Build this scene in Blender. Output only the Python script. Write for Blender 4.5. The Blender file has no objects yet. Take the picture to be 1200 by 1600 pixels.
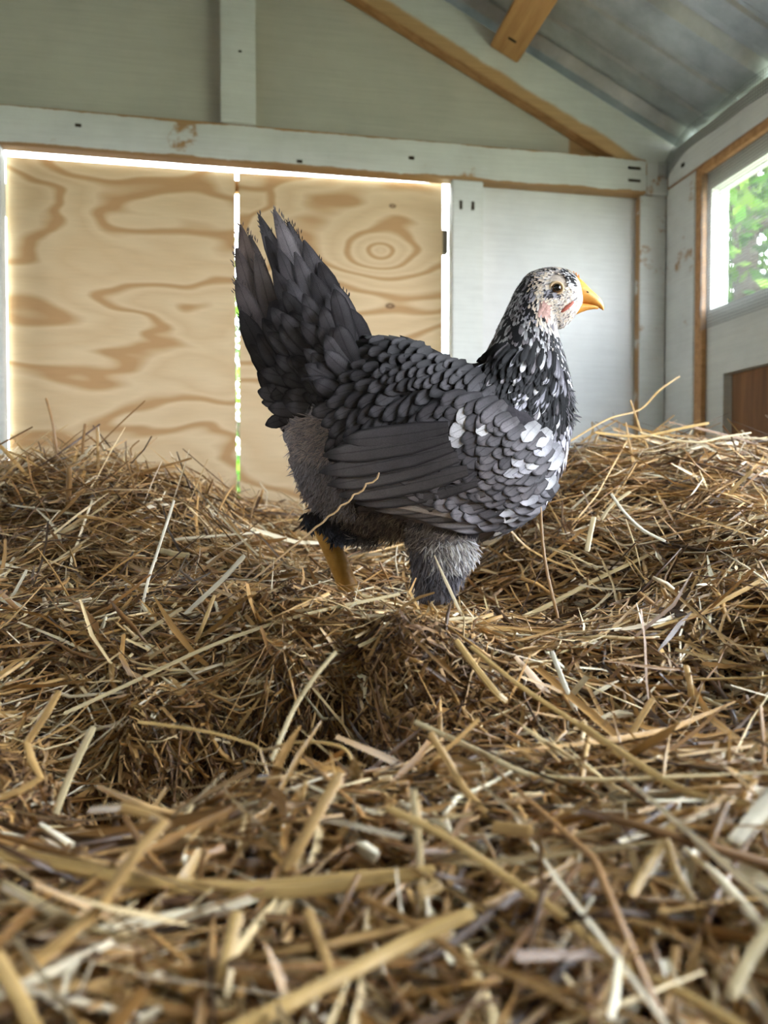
import bpy, bmesh, math, random
import numpy as np
from mathutils import Vector, Matrix
from mathutils.bvhtree import BVHTree
random.seed(7); rng = np.random.default_rng(11)
S = bpy.context.scene; COL = S.collection
ZC = 0.45                                   # height of the lens above the coop floor
YAW = math.radians(10.6); PIT = math.atan(30/1200)
# ------------------------------------------------------------------ camera
cd = bpy.data.cameras.new('camera'); cam = bpy.data.objects.new('camera', cd); COL.objects.link(cam)
cd.sensor_fit = 'VERTICAL'; cd.sensor_height = 36; cd.sensor_width = 27; cd.lens = 27
cd.clip_start = 0.01
cam.location = (0, 0, ZC); cam.rotation_euler = (math.pi/2-PIT, 0, -YAW)
cd.dof.use_dof = True; cd.dof.focus_distance = 0.66; cd.dof.aperture_fstop = 6.5
S.camera = cam
# ------------------------------------------------------------------ world, sun, exposure
W = bpy.data.worlds.new('sky'); S.world = W; W.use_nodes = True
nt = W.node_tree; nt.nodes.clear()
o_ = nt.nodes.new('ShaderNodeOutputWorld'); bg = nt.nodes.new('ShaderNodeBackground')
tc = nt.nodes.new('ShaderNodeTexCoord'); sp = nt.nodes.new('ShaderNodeSeparateXYZ'); rp = nt.nodes.new('ShaderNodeValToRGB')
nt.links.new(tc.outputs['Generated'], sp.inputs[0]); nt.links.new(sp.outputs[2], rp.inputs[0])
nt.links.new(rp.outputs[0], bg.inputs[0]); nt.links.new(bg.outputs[0], o_.inputs[0])
rp.color_ramp.elements[0].position = 0.0; rp.color_ramp.elements[0].color = (.97, .98, 1.0, 1)
rp.color_ramp.elements[1].position = .7; rp.color_ramp.elements[1].color = (.74, .86, 1.0, 1)
bg.inputs[1].default_value = 14.0
sd = bpy.data.lights.new('sun', 'SUN'); sd.energy = 6; sd.angle = math.radians(3); sd.color = (1, .96, .88)
sun = bpy.data.objects.new('sun', sd); COL.objects.link(sun)
sun.rotation_euler = Vector((.35, -.55, -.95)).to_track_quat('-Z', 'Y').to_euler()   # light comes from the left rear, high up
S.view_settings.view_transform = 'Standard'; S.view_settings.look = 'None'
S.view_settings.gamma = 1; S.view_settings.exposure = 0.68; S.view_settings.use_curve_mapping = False
S.cycles.max_bounces = 8; S.cycles.diffuse_bounces = 5

# ------------------------------------------------------------------ helpers
_F = np.array([math.sin(YAW)*math.cos(PIT), math.cos(YAW)*math.cos(PIT), -math.sin(PIT)])
_R = np.array([math.cos(YAW), -math.sin(YAW), 0.]); _U = np.cross(_R, _F)
def P(x, y, d):
    v = _F*d + (x-600)/1200*d*_R + (800-y)/1200*d*_U
    return Vector((v[0], v[1], v[2]+ZC))
def lin(c): return tuple(((v/255)/12.92 if v/255 <= .04045 else ((v/255+.055)/1.055)**2.4) for v in c[:3])
def tag(o, label=None, cat=None, group=None, kind=None):
    if label: o['label'] = label
    if cat: o['category'] = cat
    if group: o['group'] = group
    if kind: o['kind'] = kind
    return o
def link(o, parent=None):
    COL.objects.link(o)
    if parent is not None: o.parent = parent
    return o
def empty(name, loc=(0, 0, 0), rz=0):
    o = bpy.data.objects.new(name, None); o.location = loc; o.rotation_euler = (0, 0, rz); o.empty_display_size = .02
    return link(o)
def mesh(name, verts, faces, mats, parent=None, smooth=False, uvs=None, cols=None, fmat=None, origin=None):
    """one object; uvs / cols are per vertex; origin moves the object origin to that world point"""
    v = np.asarray(verts, dtype=float)
    if origin is not None: v = v - np.array(origin)
    me = bpy.data.meshes.new(name); me.from_pydata(v.tolist(), [], faces)
    for m in (mats if isinstance(mats, (list, tuple)) else [mats]): me.materials.append(m)
    if fmat is not None: me.polygons.foreach_set('material_index', np.array(fmat, dtype=np.int32))
    if uvs is not None:
        li = np.empty(len(me.loops), dtype=np.int32); me.loops.foreach_get('vertex_index', li)
        me.uv_layers.new(name='UV').data.foreach_set('uv', np.asarray(uvs, dtype=np.float32)[li].ravel())
    if cols is not None:
        a = me.color_attributes.new('Col', 'FLOAT_COLOR', 'POINT'); a.data.foreach_set('color', np.asarray(cols, dtype=np.float32).ravel())
    if smooth: me.polygons.foreach_set('use_smooth', np.ones(len(me.polygons), dtype=bool))
    me.update()
    o = link(bpy.data.objects.new(name, me), parent)
    if origin is not None: o.location = origin
    return o
def boxmesh(name, lo, hi, mats, parent=None, bevel=.002, rot=None, pivot=None, sides=None, kind=None):
    """bevelled box; world extents lo..hi with z measured from the lens; sides: material slot for faces by axis normal"""
    lo = Vector(lo); hi = Vector(hi); lo.z += ZC; hi.z += ZC
    c = (lo+hi)/2; h = (hi-lo)/2
    bm = bmesh.new(); bmesh.ops.create_cube(bm, size=2)
    for v in bm.verts: v.co = Vector((v.co.x*h.x, v.co.y*h.y, v.co.z*h.z))
    bm.faces.ensure_lookup_table(); bm.normal_update()
    if sides:
        for f in bm.faces:
            for k, (ax, sgn) in enumerate((('x', -1), ('x', 1), ('y', -1), ('y', 1), ('z', -1), ('z', 1))):
                if getattr(f.normal, ax)*sgn > .5: f.material_index = sides[k]
    if bevel: bmesh.ops.bevel(bm, geom=bm.edges[:], offset=bevel, segments=2, affect='EDGES')
    if rot is not None: bmesh.ops.rotate(bm, verts=bm.verts, cent=(0, 0, 0), matrix=rot)
    me = bpy.data.meshes.new(name); bm.to_mesh(me); bm.free()
    for m in (mats if isinstance(mats, (list, tuple)) else [mats]): me.materials.append(m)
    o = link(bpy.data.objects.new(name, me)); o.location = c
    if parent is not None:
        o.parent = parent; o.location = c - parent.location
    if kind: o['kind'] = kind
    return o
# ------------------------------------------------------------------ materials
class M:
    def __init__(s, name, rough=.7, spec=.3, trans=0):
        s.m = bpy.data.materials.new(name); s.m.use_nodes = True; s.t = s.m.node_tree
        s.b = s.t.nodes['Principled BSDF']; s.b.inputs['Roughness'].default_value = rough
        s.b.inputs['Specular IOR Level'].default_value = spec; s.spec = spec
    def n(s, ty, **kw):
        nd = s.t.nodes.new('ShaderNode'+ty)
        for k, v in kw.items():
            if k.startswith('_'): setattr(nd, k[1:], v)
            else: nd.inputs[k].default_value = v
        return nd
    def l(s, a, b): s.t.links.new(a, b)
    def math(s, op, a, b=None, c=None, clamp=False):
        nd = s.t.nodes.new('ShaderNodeMath'); nd.operation = op; nd.use_clamp = clamp
        for i, q in enumerate((a, b, c)):
            if q is None: continue
            if hasattr(q, 'links'): s.l(q, nd.inputs[i])
            else: nd.inputs[i].default_value = q
        return nd.outputs[0]
    def mix(s, f, a, b, mode='MIX'):
        nd = s.t.nodes.new('ShaderNodeMix'); nd.data_type = 'RGBA'; nd.blend_type = mode
        for i, q in ((0, f), (6, a), (7, b)):
            if hasattr(q, 'links'): s.l(q, nd.inputs[i])
            else: nd.inputs[i].default_value = (tuple(q)+(1,) if isinstance(q, tuple) else q)
        return nd.outputs[2]
    def coord(s, kind='Object', scale=(1, 1, 1), loc=(0, 0, 0)):
        t = s.n('TexCoord'); mp = s.n('Mapping'); mp.inputs['Scale'].default_value = scale; mp.inputs['Location'].default_value = loc
        s.l(t.outputs[kind], mp.inputs[0]); return mp.outputs[0]
    def noise(s, vec, scale=5, detail=4, rough=.5, dist=0):
        nd = s.n('TexNoise'); s.l(vec, nd.inputs['Vector']); nd.inputs['Scale'].default_value = scale
        nd.inputs['Detail'].default_value = detail; nd.inputs['Roughness'].default_value = rough; nd.inputs['Distortion'].default_value = dist
        return nd.outputs[0]
    def ramp(s, f, stops, interp='LINEAR'):
        nd = s.n('ValToRGB'); nd.color_ramp.interpolation = interp; s.l(f, nd.inputs[0])
        e = nd.color_ramp.elements
        while len(e) < len(stops): e.new(.5)
        for q, (p, c) in zip(e, stops):
            q.position = p; q.color = (c, c, c, 1) if isinstance(c, (int, float)) else tuple(c)+(1,)
        return nd.outputs[0]
    def col(s, c):
        if hasattr(c, 'links'): s.l(c, s.b.inputs['Base Color'])
        else: s.b.inputs['Base Color'].default_value = tuple(c)+(1,)
    def bump(s, h, strength=.3, dist=.002):
        nd = s.n('Bump'); nd.inputs['Strength'].default_value = strength; nd.inputs['Distance'].default_value = dist
        s.l(h, nd.inputs['Height']); s.l(nd.outputs[0], s.b.inputs['Normal'])

def plywood(name, seed, rings=None, knots=(), tone=1.0, dark=False):
    m = M(name, .62, .3)
    v = m.coord('Object', (1.3, 1, 4.6), (seed, seed*.7, seed*1.3))
    n = m.noise(v, 1.1, 3, .42, .25)
    if rings:
        t = m.n('TexCoord'); d = m.n('VectorMath'); d.operation = 'SUBTRACT'; m.l(t.outputs['Object'], d.inputs[0]); d.inputs[1].default_value = rings
        mp = m.n('Mapping'); mp.inputs['Scale'].default_value = (1.0, 0, 1.5); m.l(d.outputs[0], mp.inputs[0])
        ln = m.n('VectorMath'); ln.operation = 'LENGTH'; m.l(mp.outputs[0], ln.inputs[0])
        r = m.math('ADD', m.math('MULTIPLY', ln.outputs['Value'], 3.0), m.math('MULTIPLY', n, .35))
        w = m.math('SUBTRACT', 1.0, m.math('MULTIPLY', ln.outputs['Value'], 3.5), clamp=True)
        n = m.math('ADD', m.math('MULTIPLY', n, m.math('SUBTRACT', 1.0, m.math('MULTIPLY', w, .75))), m.math('MULTIPLY', r, w))
    k = m.math('FRACT', m.math('MULTIPLY', n, 8.5))
    base = lin((208, 182, 144)) if not dark else lin((150, 108, 70))
    drk = lin((186, 150, 106)) if not dark else lin((112, 76, 46))
    mid = lin((218, 196, 160)) if not dark else lin((160, 118, 78))
    c = m.ramp(k, [(0, mid), (.35, base), (.58, mid), (.76, drk), (.88, drk), (1, mid)])
    v2 = m.coord('Object', (6, 6, 160)); fine = m.noise(v2, 3, 3, .6)
    c = m.mix(.35, c, m.ramp(fine, [(.3, .7), (.7, 1.0)]), 'MULTIPLY')
    # knots
    for (kx, ky, kz, kr) in knots:
        t = m.n('TexCoord'); d = m.n('VectorMath'); d.operation = 'SUBTRACT'; m.l(t.outputs['Object'], d.inputs[0]); d.inputs[1].default_value = (kx, ky, kz)
        mp = m.n('Mapping'); mp.inputs['Scale'].default_value = (.6/kr, 0, 1.0/kr); m.l(d.outputs[0], mp.inputs[0])
        ln = m.n('VectorMath'); ln.operation = 'LENGTH'; m.l(mp.outputs[0], ln.inputs[0])
        q = m.math('ADD', ln.outputs['Value'], m.math('MULTIPLY', m.noise(m.coord('Object'), 40, 2), .6))
        c = m.mix(m.ramp(m.math('MULTIPLY', q, .4), [(.15, .35), (.34, .9), (.48, 0.0)]), c, lin((92, 62, 40)))
    m.col(c); m.bump(fine, .15, .001)
    return m.m
def paint(name, base=(205, 208, 200), wear=.5, edge=.0, scale=7, bare=(178, 142, 100), corner=None, stretch=(1, 1, 1)):
    """whitewash brushed thinly on timber: bare wood shows where the brush missed"""
    m = M(name, .6, .35)
    v = m.coord('Object', stretch); n1 = m.noise(v, scale, 5, .62); n2 = m.noise(v, 45, 3, .6)
    st = m.noise(m.coord('Object', (2, 2, 60)), 4, 3, .6)
    a = m.math('ADD', m.math('MULTIPLY', n1, .8), m.math('MULTIPLY', n2, .2))
    if edge:
        g = m.n('TexCoord'); s_ = m.n('SeparateXYZ'); m.l(g.outputs['Generated'], s_.inputs[0])
        for i in (0, 1, 2):
            if (edge[i] if isinstance(edge, tuple) else edge) <= 0: continue
            e = (edge[i] if isinstance(edge, tuple) else edge)
            q = m.math('ABSOLUTE', m.math('SUBTRACT', s_.outputs[i], .5))
            q = m.math('MULTIPLY', m.math('MAXIMUM', m.math('SUBTRACT', q, .5-e), 0.0), .5/e*.6)
            a = m.math('ADD', a, q)
    mask = m.ramp(a, [(1-.36*wear-.15, 0.0), (1-.36*wear-.10, 1.0)])
    b = lin(base); b2 = tuple(x*.86 for x in b)
    c = m.mix(m.ramp(n1, [(.35, 0.0), (.65, 1.0)]), b, b2)
    c = m.mix(.25, c, m.ramp(st, [(.35, .7), (.6, 1.0)]), 'MULTIPLY')
    bw = m.mix(st, lin(bare), tuple(x*.62 for x in lin(bare)))
    c = m.mix(mask, c, bw)
    if corner:      # a bare triangle left unpainted beyond a plane  (a.x + b.z > c, object space)
        t = m.n('TexCoord'); s2 = m.n('SeparateXYZ'); m.l(t.outputs['Object'], s2.inputs[0])
        q = m.math('ADD', m.math('ADD', m.math('MULTIPLY', s2.outputs[0], corner[0]), m.math('MULTIPLY', s2.outputs[2], corner[1])), m.math('MULTIPLY', n1, corner[3]))
        f = m.ramp(m.math('SUBTRACT', q, corner[2]), [(0.0, 0.0), (.006, 1.0)])
        c = m.mix(f, c, bw)
    m.col(c); m.bump(m.math('ADD', st, n2), .25, .0015)
    return m.m
def wood(name, a, b, axis=0, rough=.6, sc=1):
    m = M(name, rough, .3); s_ = [14, 14, 14]; s_[axis] = 1.2
    n = m.noise(m.coord('Object', tuple(x*sc for x in s_)), 5, 4, .6, .4)
    m.col(m.ramp(n, [(.3, lin(a)), (.7, lin(b))])); m.bump(n, .2, .001); return m.m
def plain(name, c, rough=.6, spec=.3, metal=0):
    m = M(name, rough, spec); m.col(lin(c)); m.b.inputs['Metallic'].default_value = metal; return m.m
m_white = paint('whitewash', (214, 218, 214), .62, 0)
m_white_edge = paint('whitewash_worn_edges', (212, 216, 212), .66, (0, 0, .10))
m_post = paint('whitewash_post', (212, 216, 212), .78, 0, 9)
m_side = paint('bare_edge_paint', (205, 206, 198), 1.25, 0, 12)
m_bare = wood('bare_pine', (190, 148, 102), (154, 112, 72), 0)
m_barey = wood('bare_pine_along', (208, 166, 112), (180, 136, 86), 1)
m_brown = wood('brown_board', (140, 98, 60), (104, 70, 42), 2)
m_ply1 = plywood('plywood_left', 2.3); m_ply2 = plywood('plywood_right', 5.1, (.08, 0, .36), knots=[(.10, 0, .245, .008), (.105, 0, .455, .006)])
m_gable = paint('whitewash_gable', (190, 190, 178), .42, 0, 5)
m_panel = paint('whitewash_panel', (220, 224, 224), .5, (.035, 0, .05), 5)
m_inner = paint('whitewash_inner', (205, 208, 200), .35, 0, 5)
m_wire = plain('galvanised_wire', (112, 114, 112), .5, .5, .25)
m_slot = plain('dark_slot', (52, 44, 34), .8)
# galvanised roofing
mm = M('galvanised_roof', .42, .5); mm.b.inputs['Metallic'].default_value = .75
n = mm.noise(mm.coord('Object', (3, 3, 3)), 4, 4, .6); mm.col(mm.ramp(n, [(.3, lin((150, 156, 160))), (.7, lin((190, 196, 200)))])); m_roof = mm.m
# ------------------------------------------------------------------ the coop
D = 1.6; XR = .93; F0 = -.70; FL = -ZC
ST = 'structure'
boxmesh('floor', (-1.57, F0, FL-.02), (.97, 1.64, FL), m_brown, bevel=0, kind=ST)

# back wall: sheet above the beam, sheet left of the doors, sheet right of the doors
XL = -1.53; RX = -.30                  # left wall, ridge
gz = lambda x: 1.374-.487*abs(x-RX)      # underside line of the roof on the back wall
def prism(name, outline, y0, y1, mats, parent=None, kind=None):
    n = len(outline); v = [(x, y0, z+ZC) for x, z in outline]+[(x, y1, z+ZC) for x, z in outline]
    f = [list(range(n))[::-1], list(range(n, 2*n))]+[[i, (i+1) % n, n+(i+1) % n, n+i] for i in range(n)]
    o = mesh(name, v, f, mats, parent)
    bm = bmesh.new(); bm.from_mesh(o.data); bmesh.ops.recalc_face_normals(bm, faces=bm.faces); bm.to_mesh(o.data); bm.free()
    if kind: o['kind'] = kind
    return o
wb = bpy.data.objects.new('wall_back', None); link(wb); wb['kind'] = ST
m_gc = paint('whitewash_gable_corner', (190, 190, 178), .45, 0, 5, corner=(1.0, 0.0, .715, .012))
prism('gable_sheet', [(-1.55, .70), (-.004, .70), (-.004, gz(0)), (RX, gz(RX)), (-1.55, gz(-1.55))], D, D+.012, m_gable, wb)
prism('gable_sheet', [(.0, .70), (.95, .70), (.95, gz(.95)), (0, gz(0))], D, D+.012, m_gc, wb)
g = boxmesh('panel_sheet', (.50, D-.004, FL), (.948, D+.008, .72), m_panel, wb, bevel=0)
boxmesh('panel_sheet', (-1.55, D-.004, FL), (-.505, D+.008, .72), m_panel, wb, bevel=0)
# the two unpainted plywood doors with light showing round them
dz = .650
def door(name, x0, x1, zl, zr, mat):
    o = prism(name, [(x0, -.40), (x1, -.40), (x1, zr), (x0, zl)], D+.004, D+.022, mat); o['kind'] = ST; return o
for v in ((-.4415, -.0075, .6485, .6500, 'door_1', m_ply1), (-.0005, .4275, .6505, .6590, 'door_2', m_ply2)):
    o = door(v[4], v[0], v[1], v[2], v[3], v[5])
    c = Vector(((v[0]+v[1])/2, D, .15+ZC)); o.data.transform(Matrix.Translation(-c)); o.location = c
# latch and stop pieces seen in the slits
boxmesh('door_stop', (.428, D+.012, .515), (.442, D+.03, .565), m_slot, wb, bevel=.001)
boxmesh('door_stop', (-.456, D+.012, .54), (-.440, D+.03, .60), m_slot, wb, bevel=.001)
boxmesh('door_stop', (-.010, D+.012, .615), (.002, D+.03, .638), m_barey, wb, bevel=.001)
# timber on the back wall
t1 = boxmesh('trim_1', (-1.53, D-.038, .654), (.876, D-.005, .728), [m_white_edge, m_side], bevel=.002, sides=[1, 1, 0, 0, 0, 0], kind=ST)
t2 = boxmesh('trim_2', (-.035, D-.038, .729), (.034, D-.001, 1.20), [m_white, m_side], bevel=.002, sides=[1, 1, 0, 0, 0, 0], kind=ST)
t3 = boxmesh('trim_3', (.437, D-.038, FL), (.505, D-.005, .653), [m_white, m_side], bevel=.002, sides=[0, 1, 0, 0, 0, 0], kind=ST)
t4 = boxmesh('trim_4', (-.510, D-.038, FL), (-.439, D-.005, .653), [m_white, m_side], bevel=.002, sides=[0, 0, 0, 0, 0, 0], kind=ST)
t5 = boxmesh('trim_5', (.867, D-.030, FL), (.929, D-.005, .653), [m_post, m_side], bevel=.002, sides=[1, 1, 0, 0, 0, 0], kind=ST)
t5b = boxmesh('trim_6', (.877, D-.036, .654), (.929, D-.005, .722), [m_post, m_side], bevel=.002, kind=ST)
for px in (462, 494):     # staple pairs in the post heads, pairs at the beam end
    pass
for x in (.456, .482): boxmesh('staple', (x-.003, D-.0395, .592), (x+.003, D-.037, .610), m_slot, t3, bevel=.0008)
for z in (.680, .707): boxmesh('staple', (.833, D-.0395, z-.003), (.862, D-.037, z+.003), m_slot, t1, bevel=.0008)
for x, z in ((.35, .69), (-.30, .70), (.12, .665)): boxmesh('knot', (x-.006, D-.0388, z-.004), (x+.006, D-.037, z+.003), m_slot, t1, bevel=.0008)
boxmesh('staple', (.000, D-.0388, .868), (.007, D-.037, .872), m_slot, t2, bevel=.0008)
# sloping gable rafters, painted face with a bare lower edge
SL = math.atan(.487)
def rafter(name, side, y0, y1, vis=True, mats=None):
    L = 1.40 if side < 0 else 1.42; xc = .325 if side > 0 else -.925; c = Vector((xc, (y0+y1)/2, gz(xc)-.0 - .049/math.cos(SL)))
    o = boxmesh(name, (c.x-L/2, y0, c.z-.047), (c.x+L/2, y1, c.z+.047), mats, bevel=.002,
                rot=Matrix.Rotation(side*SL, 4, 'Y'), sides=[0, 0, 0, 0, 1, 0], kind=ST)
    return o
m_raft = paint('whitewash_rafter', (208, 212, 206), .62, 0, 8, bare=(200, 164, 116), corner=(-.438, -.899, .030, .024))
m_raftl = paint('whitewash_rafter_left', (208, 212, 206), .62, 0, 8, bare=(200, 164, 116), corner=(.438, -.899, .030, .024))
rafter('trim_7', 1, D-.0345, D-.001, mats=[m_raft, m_bare]); rafter('trim_8', -1, D-.0345, D-.001, mats=[m_raftl, m_bare])
rafter('trim_9', 1, .86, .898, mats=[m_bare, m_bare]); rafter('trim_10', -1, .86, .898, mats=[m_bare, m_bare])
rafter('trim_11', 1, .1, .138, mats=[m_bare, m_bare]); rafter('trim_12', -1, .1, .138, mats=[m_bare, m_bare])
# purlins lying along the coop under the roofing
def purlin(name, xc, side):
    zc = gz(xc)-.020
    o = boxmesh(name, (xc-.034, F0, zc-.019), (xc+.034, D-.036, zc+.019), m_barey, bevel=.002, rot=Matrix.Rotation(side*SL, 4, 'Y'), kind=ST)
    return o
pu = purlin('trim_13', .556, 1); purlin('trim_14', -1.156, -1)
zq = gz(.556)-.020-.0195*math.cos(SL)
boxmesh('staple', (.535, 1.498, zq-.002-.005), (.553, 1.502, zq+.001-.005), m_slot, bevel=.0005, rot=Matrix.Rotation(SL, 4, 'Y')).name = 'trim_staple'
so = bpy.data.objects['trim_staple']; so.name = 'staple'; loc = so.location.copy(); so.parent = pu; so.location = loc-pu.location
# metal roof, two slopes, ribs running down the slope
def roof(name, side):
    ys = []; y = F0-.1
    prof = []
    while y < 1.78:
        prof += [(y, 0), (y+.060, 0), (y+.066, .004), (y+.074, .004), (y+.080, 0), (y+.145, 0), (y+.151, .004), (y+.159, .004), (y+.165, 0), (y+.205, 0), (y+.222, .018), (y+.240, .018), (y+.257, 0)]
        y += .262
    v = []; f = []; n = len(prof)
    for lay in (0, .0012):
        for s_ in (0, .50, .95, 1.44):
            x = s_*math.cos(SL); z = 1.381-s_*math.sin(SL)
            for (yy, h) in prof: v.append((RX+side*(x+(h+lay)*math.sin(SL)), yy, z+(h+lay)*math.cos(SL)+ZC))
    for lay in (0, 1):
        for i in range(3):
            for j in range(n-1):
                a = lay*4*n+i*n+j; f.append([a, a+1, a+n+1, a+n])
    return mesh(name, v, f, m_roof)
rl = roof('ceiling', 1); rl['kind'] = ST; rl = roof('ceiling', -1); rl['kind'] = ST
# right wall: sheet with the window opening and the pop-door opening
def plate_holes(name, x0, x1, ylo, yhi, zlo, zhi, holes, mats, parent=None):
    ys = sorted({ylo, yhi, *[h[0] for h in holes], *[h[1] for h in holes]}); zs = sorted({zlo, zhi, *[h[2] for h in holes], *[h[3] for h in holes]})
    v = []; f = []; idx = {}
    def vid(x, y, z):
        k = (x, y, z)
        if k not in idx: idx[k] = len(v); v.append((x, y, z+ZC))
        return idx[k]
    def solid(i, j):
        if i < 0 or j < 0 or i >= len(ys)-1 or j >= len(zs)-1: return False
        cy = (ys[i]+ys[i+1])/2; cz = (zs[j]+zs[j+1])/2
        return not any(h[0] < cy < h[1] and h[2] < cz < h[3] for h in holes)
    for i in range(len(ys)-1):
        for j in range(len(zs)-1):
            if not solid(i, j): continue
            a, b, c, d = ys[i], ys[i+1], zs[j], zs[j+1]
            f.append([vid(x0, a, c), vid(x0, a, d), vid(x0, b, d), vid(x0, b, c)]); f.append([vid(x1, a, c), vid(x1, b, c), vid(x1, b, d), vid(x1, a, d)])
            if not solid(i-1, j): f.append([vid(x0, a, c), vid(x1, a, c), vid(x1, a, d), vid(x0, a, d)])
            if not solid(i+1, j): f.append([vid(x0, b, c), vid(x0, b, d), vid(x1, b, d), vid(x1, b, c)])
            if not solid(i, j-1): f.append([vid(x0, a, c), vid(x0, b, c), vid(x1, b, c), vid(x1, a, c)])
            if not solid(i, j+1): f.append([vid(x0, a, d), vid(x1, a, d), vid(x1, b, d), vid(x0, b, d)])
    return mesh(name, v, f, mats, parent)
wl = plate_holes('wall_left', -1.55, -1.53, F0, 1.64, FL, .755, [(.75, 1.2, .30, .62)], m_inner); wl['kind'] = ST  # unseen opening put in and sized to let light in from the left
wr = plate_holes('wall_right', .944, .962, F0, 1.64, FL, .755, [(.93, 1.426, .373, .617), (-.30, .78, .12, .617), (.90, 1.381, -.10, .236)], m_inner); wr['kind'] = ST  # the long opening near the camera is unseen, enlarged for more side light
boxmesh('trim_15', (.934, .86, -.12), (.972, 1.42, -.08), m_white, bevel=.002, kind=ST)
# window casing: white boards lining the opening outside the sheet
wf = bpy.data.objects.new('window_1', None); link(wf); wf.location = (.985, 1.16, .372+ZC); wf['kind'] = ST
for nm, lo, hi in (('window_frame', (.962, 1.426, .345), (.984, 1.466, .64)), ('window_frame', (.962, .91, .345), (.984, .93, .64)),
                   ('window_sill', (.962, .931, .345), (.984, 1.425, .373)), ('window_head', (.962, .931, .617), (.984, 1.425, .64))):
    boxmesh(nm, lo, hi, m_white, wf, bevel=.002)
boxmesh('door_3', (.966, .88, -.12), (.984, 1.41, .26), m_brown, bevel=.001, kind=ST)
boxmesh('trim_16', (.930, 1.463, FL), (.943, 1.572, .668), [m_post, m_bare], bevel=.002, sides=[0, 0, 1, 1, 0, 0], kind=ST)
boxmesh('trim_17', (.9315, 1.437, FL), (.943, 1.4625, .668), m_bare, bevel=.001, kind=ST)
boxmesh('trim_18', (.925, F0, .669), (.943, 1.560, .720), [m_white, m_bare], bevel=.002, sides=[0, 0, 0, 0, 1, 0], kind=ST)
boxmesh('trim_19', (.929, F0, .652), (.9435, 1.4360, .6685), m_bare, bevel=.001, kind=ST)
for y in (1.50, ): boxmesh('staple', (.9235, y-.006, .690), (.9265, y+.006, .698), m_slot, bpy.data.objects['trim_18'], bevel=.0005)
# hardware cloth: straight wires, quarter-inch grid
def cloth(name, label, rows, cols, fn, th=.00036):
    """fn(i, j) -> point of the grid; rows x cols wires as thin strips of square section"""
    v = []; f = []
    def wire(pts):
        k0 = len(v)
        for q in pts:
            for (a, b) in ((-1, -1), (1, -1), (1, 1), (-1, 1)): v.append((q[0]+a*th, q[1]+b*th, q[2]+(a*b)*th+ZC))
        for i in range(len(pts)-1):
            for e in range(4): f.append([k0+i*4+e, k0+i*4+(e+1) % 4, k0+(i+1)*4+(e+1) % 4, k0+(i+1)*4+e])
    for i in range(rows): wire([fn(i, j) for j in (range(cols) if fn.curved else (0, cols-1))])
    for j in range(cols): wire([fn(i, j) for i in (range(rows) if fn.curved else (0, rows-1))])
    o = mesh(name, v, f, m_wire, origin=None)
    return tag(o, label, 'wire mesh', None)
G = .00635
def f1(i, j): return (.9285+.001*math.sin(i*.7), 1.436-j*G, .333+i*G)
f1.curved = True
cloth('hardware_cloth', 'grey square wire mesh stretched over the window opening', 50, 76, f1)
def f2(i, j):
    y = 1.575-j*G; s_ = j*G
    drop = .035*max(0, 1-s_/.10)**2
    return (.9225+.002*math.sin(j*.25), y, .715+i*G-drop+.003*math.sin(j*.09))
f2.curved = True
cloth('hardware_cloth', 'narrow grey wire mesh strip tucked under the metal roof edge', 8, 150, f2)
def f3(i, j): return (.932-j*G, 1.5575-.001*j, .690+i*G+.002*math.sin(j))
f3.curved = True
cloth('hardware_cloth', 'small folded end of wire mesh at the beam end in the corner', 6, 6, f3)
# front wall (behind the camera): gable above a doorway that is sheeted over to keep frontal daylight out
wfnt = bpy.data.objects.new('wall_front', None); link(wfnt); wfnt['kind'] = ST
prism('gable_sheet', [(-1.55, .70), (.95, .70), (.95, gz(.95)), (RX, gz(RX)), (-1.55, gz(-1.55))], F0-.012, F0, m_gable, wfnt)
boxmesh('panel_sheet', (-1.55, F0-.012, FL), (-.86, F0, .70), m_panel, wfnt, bevel=0); boxmesh('panel_sheet', (.86, F0-.012, FL), (.95, F0, .70), m_panel, wfnt, bevel=0)
boxmesh('panel_sheet', (-.86, F0-.012, FL), (.86, F0, .71), m_panel, wfnt, bevel=0)  # unseen sheet added across the doorway to block light from the front
# ------------------------------------------------------------------ outside: grass and trees
mg = M('grass_ground', .9, .1); n = mg.noise(mg.coord('Object'), 2, 6, .7); mg.col(mg.ramp(n, [(.3, lin((128, 130, 104))), (.7, lin((164, 162, 134)))]))
gv = []; gf = []; GN = 30
for i in range(GN+1):
    for j in range(GN+1):
        x = -15+30*i/GN; y = -15+30*j/GN; gv.append((x, y, -.35+.05*math.sin(x*1.3)*math.cos(y*.9)))
for i in range(GN):
    for j in range(GN): a = i*(GN+1)+j; gf.append([a, a+GN+1, a+GN+2, a+1])
go = mesh('ground', gv, gf, mg.m, smooth=True); go['kind'] = ST
ml = M('leaf', .5, .3)
at = ml.n('Attribute', _attribute_name='Col'); ml.col(at.outputs['Color'])
tr = ml.n('BsdfTranslucent'); ml.l(at.outputs['Color'], tr.inputs[0]); mxs = ml.n('MixShader'); mxs.inputs[0].default_value = .45
ml.l(ml.b.outputs[0], mxs.inputs[1]); ml.l(tr.outputs[0], mxs.inputs[2]); ml.l(mxs.outputs[0], ml.t.nodes['Material Output'].inputs[0]); m_leaf = ml.m
m_bark = wood('bark', (110, 98, 84), (70, 60, 50), 2, .9)
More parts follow.
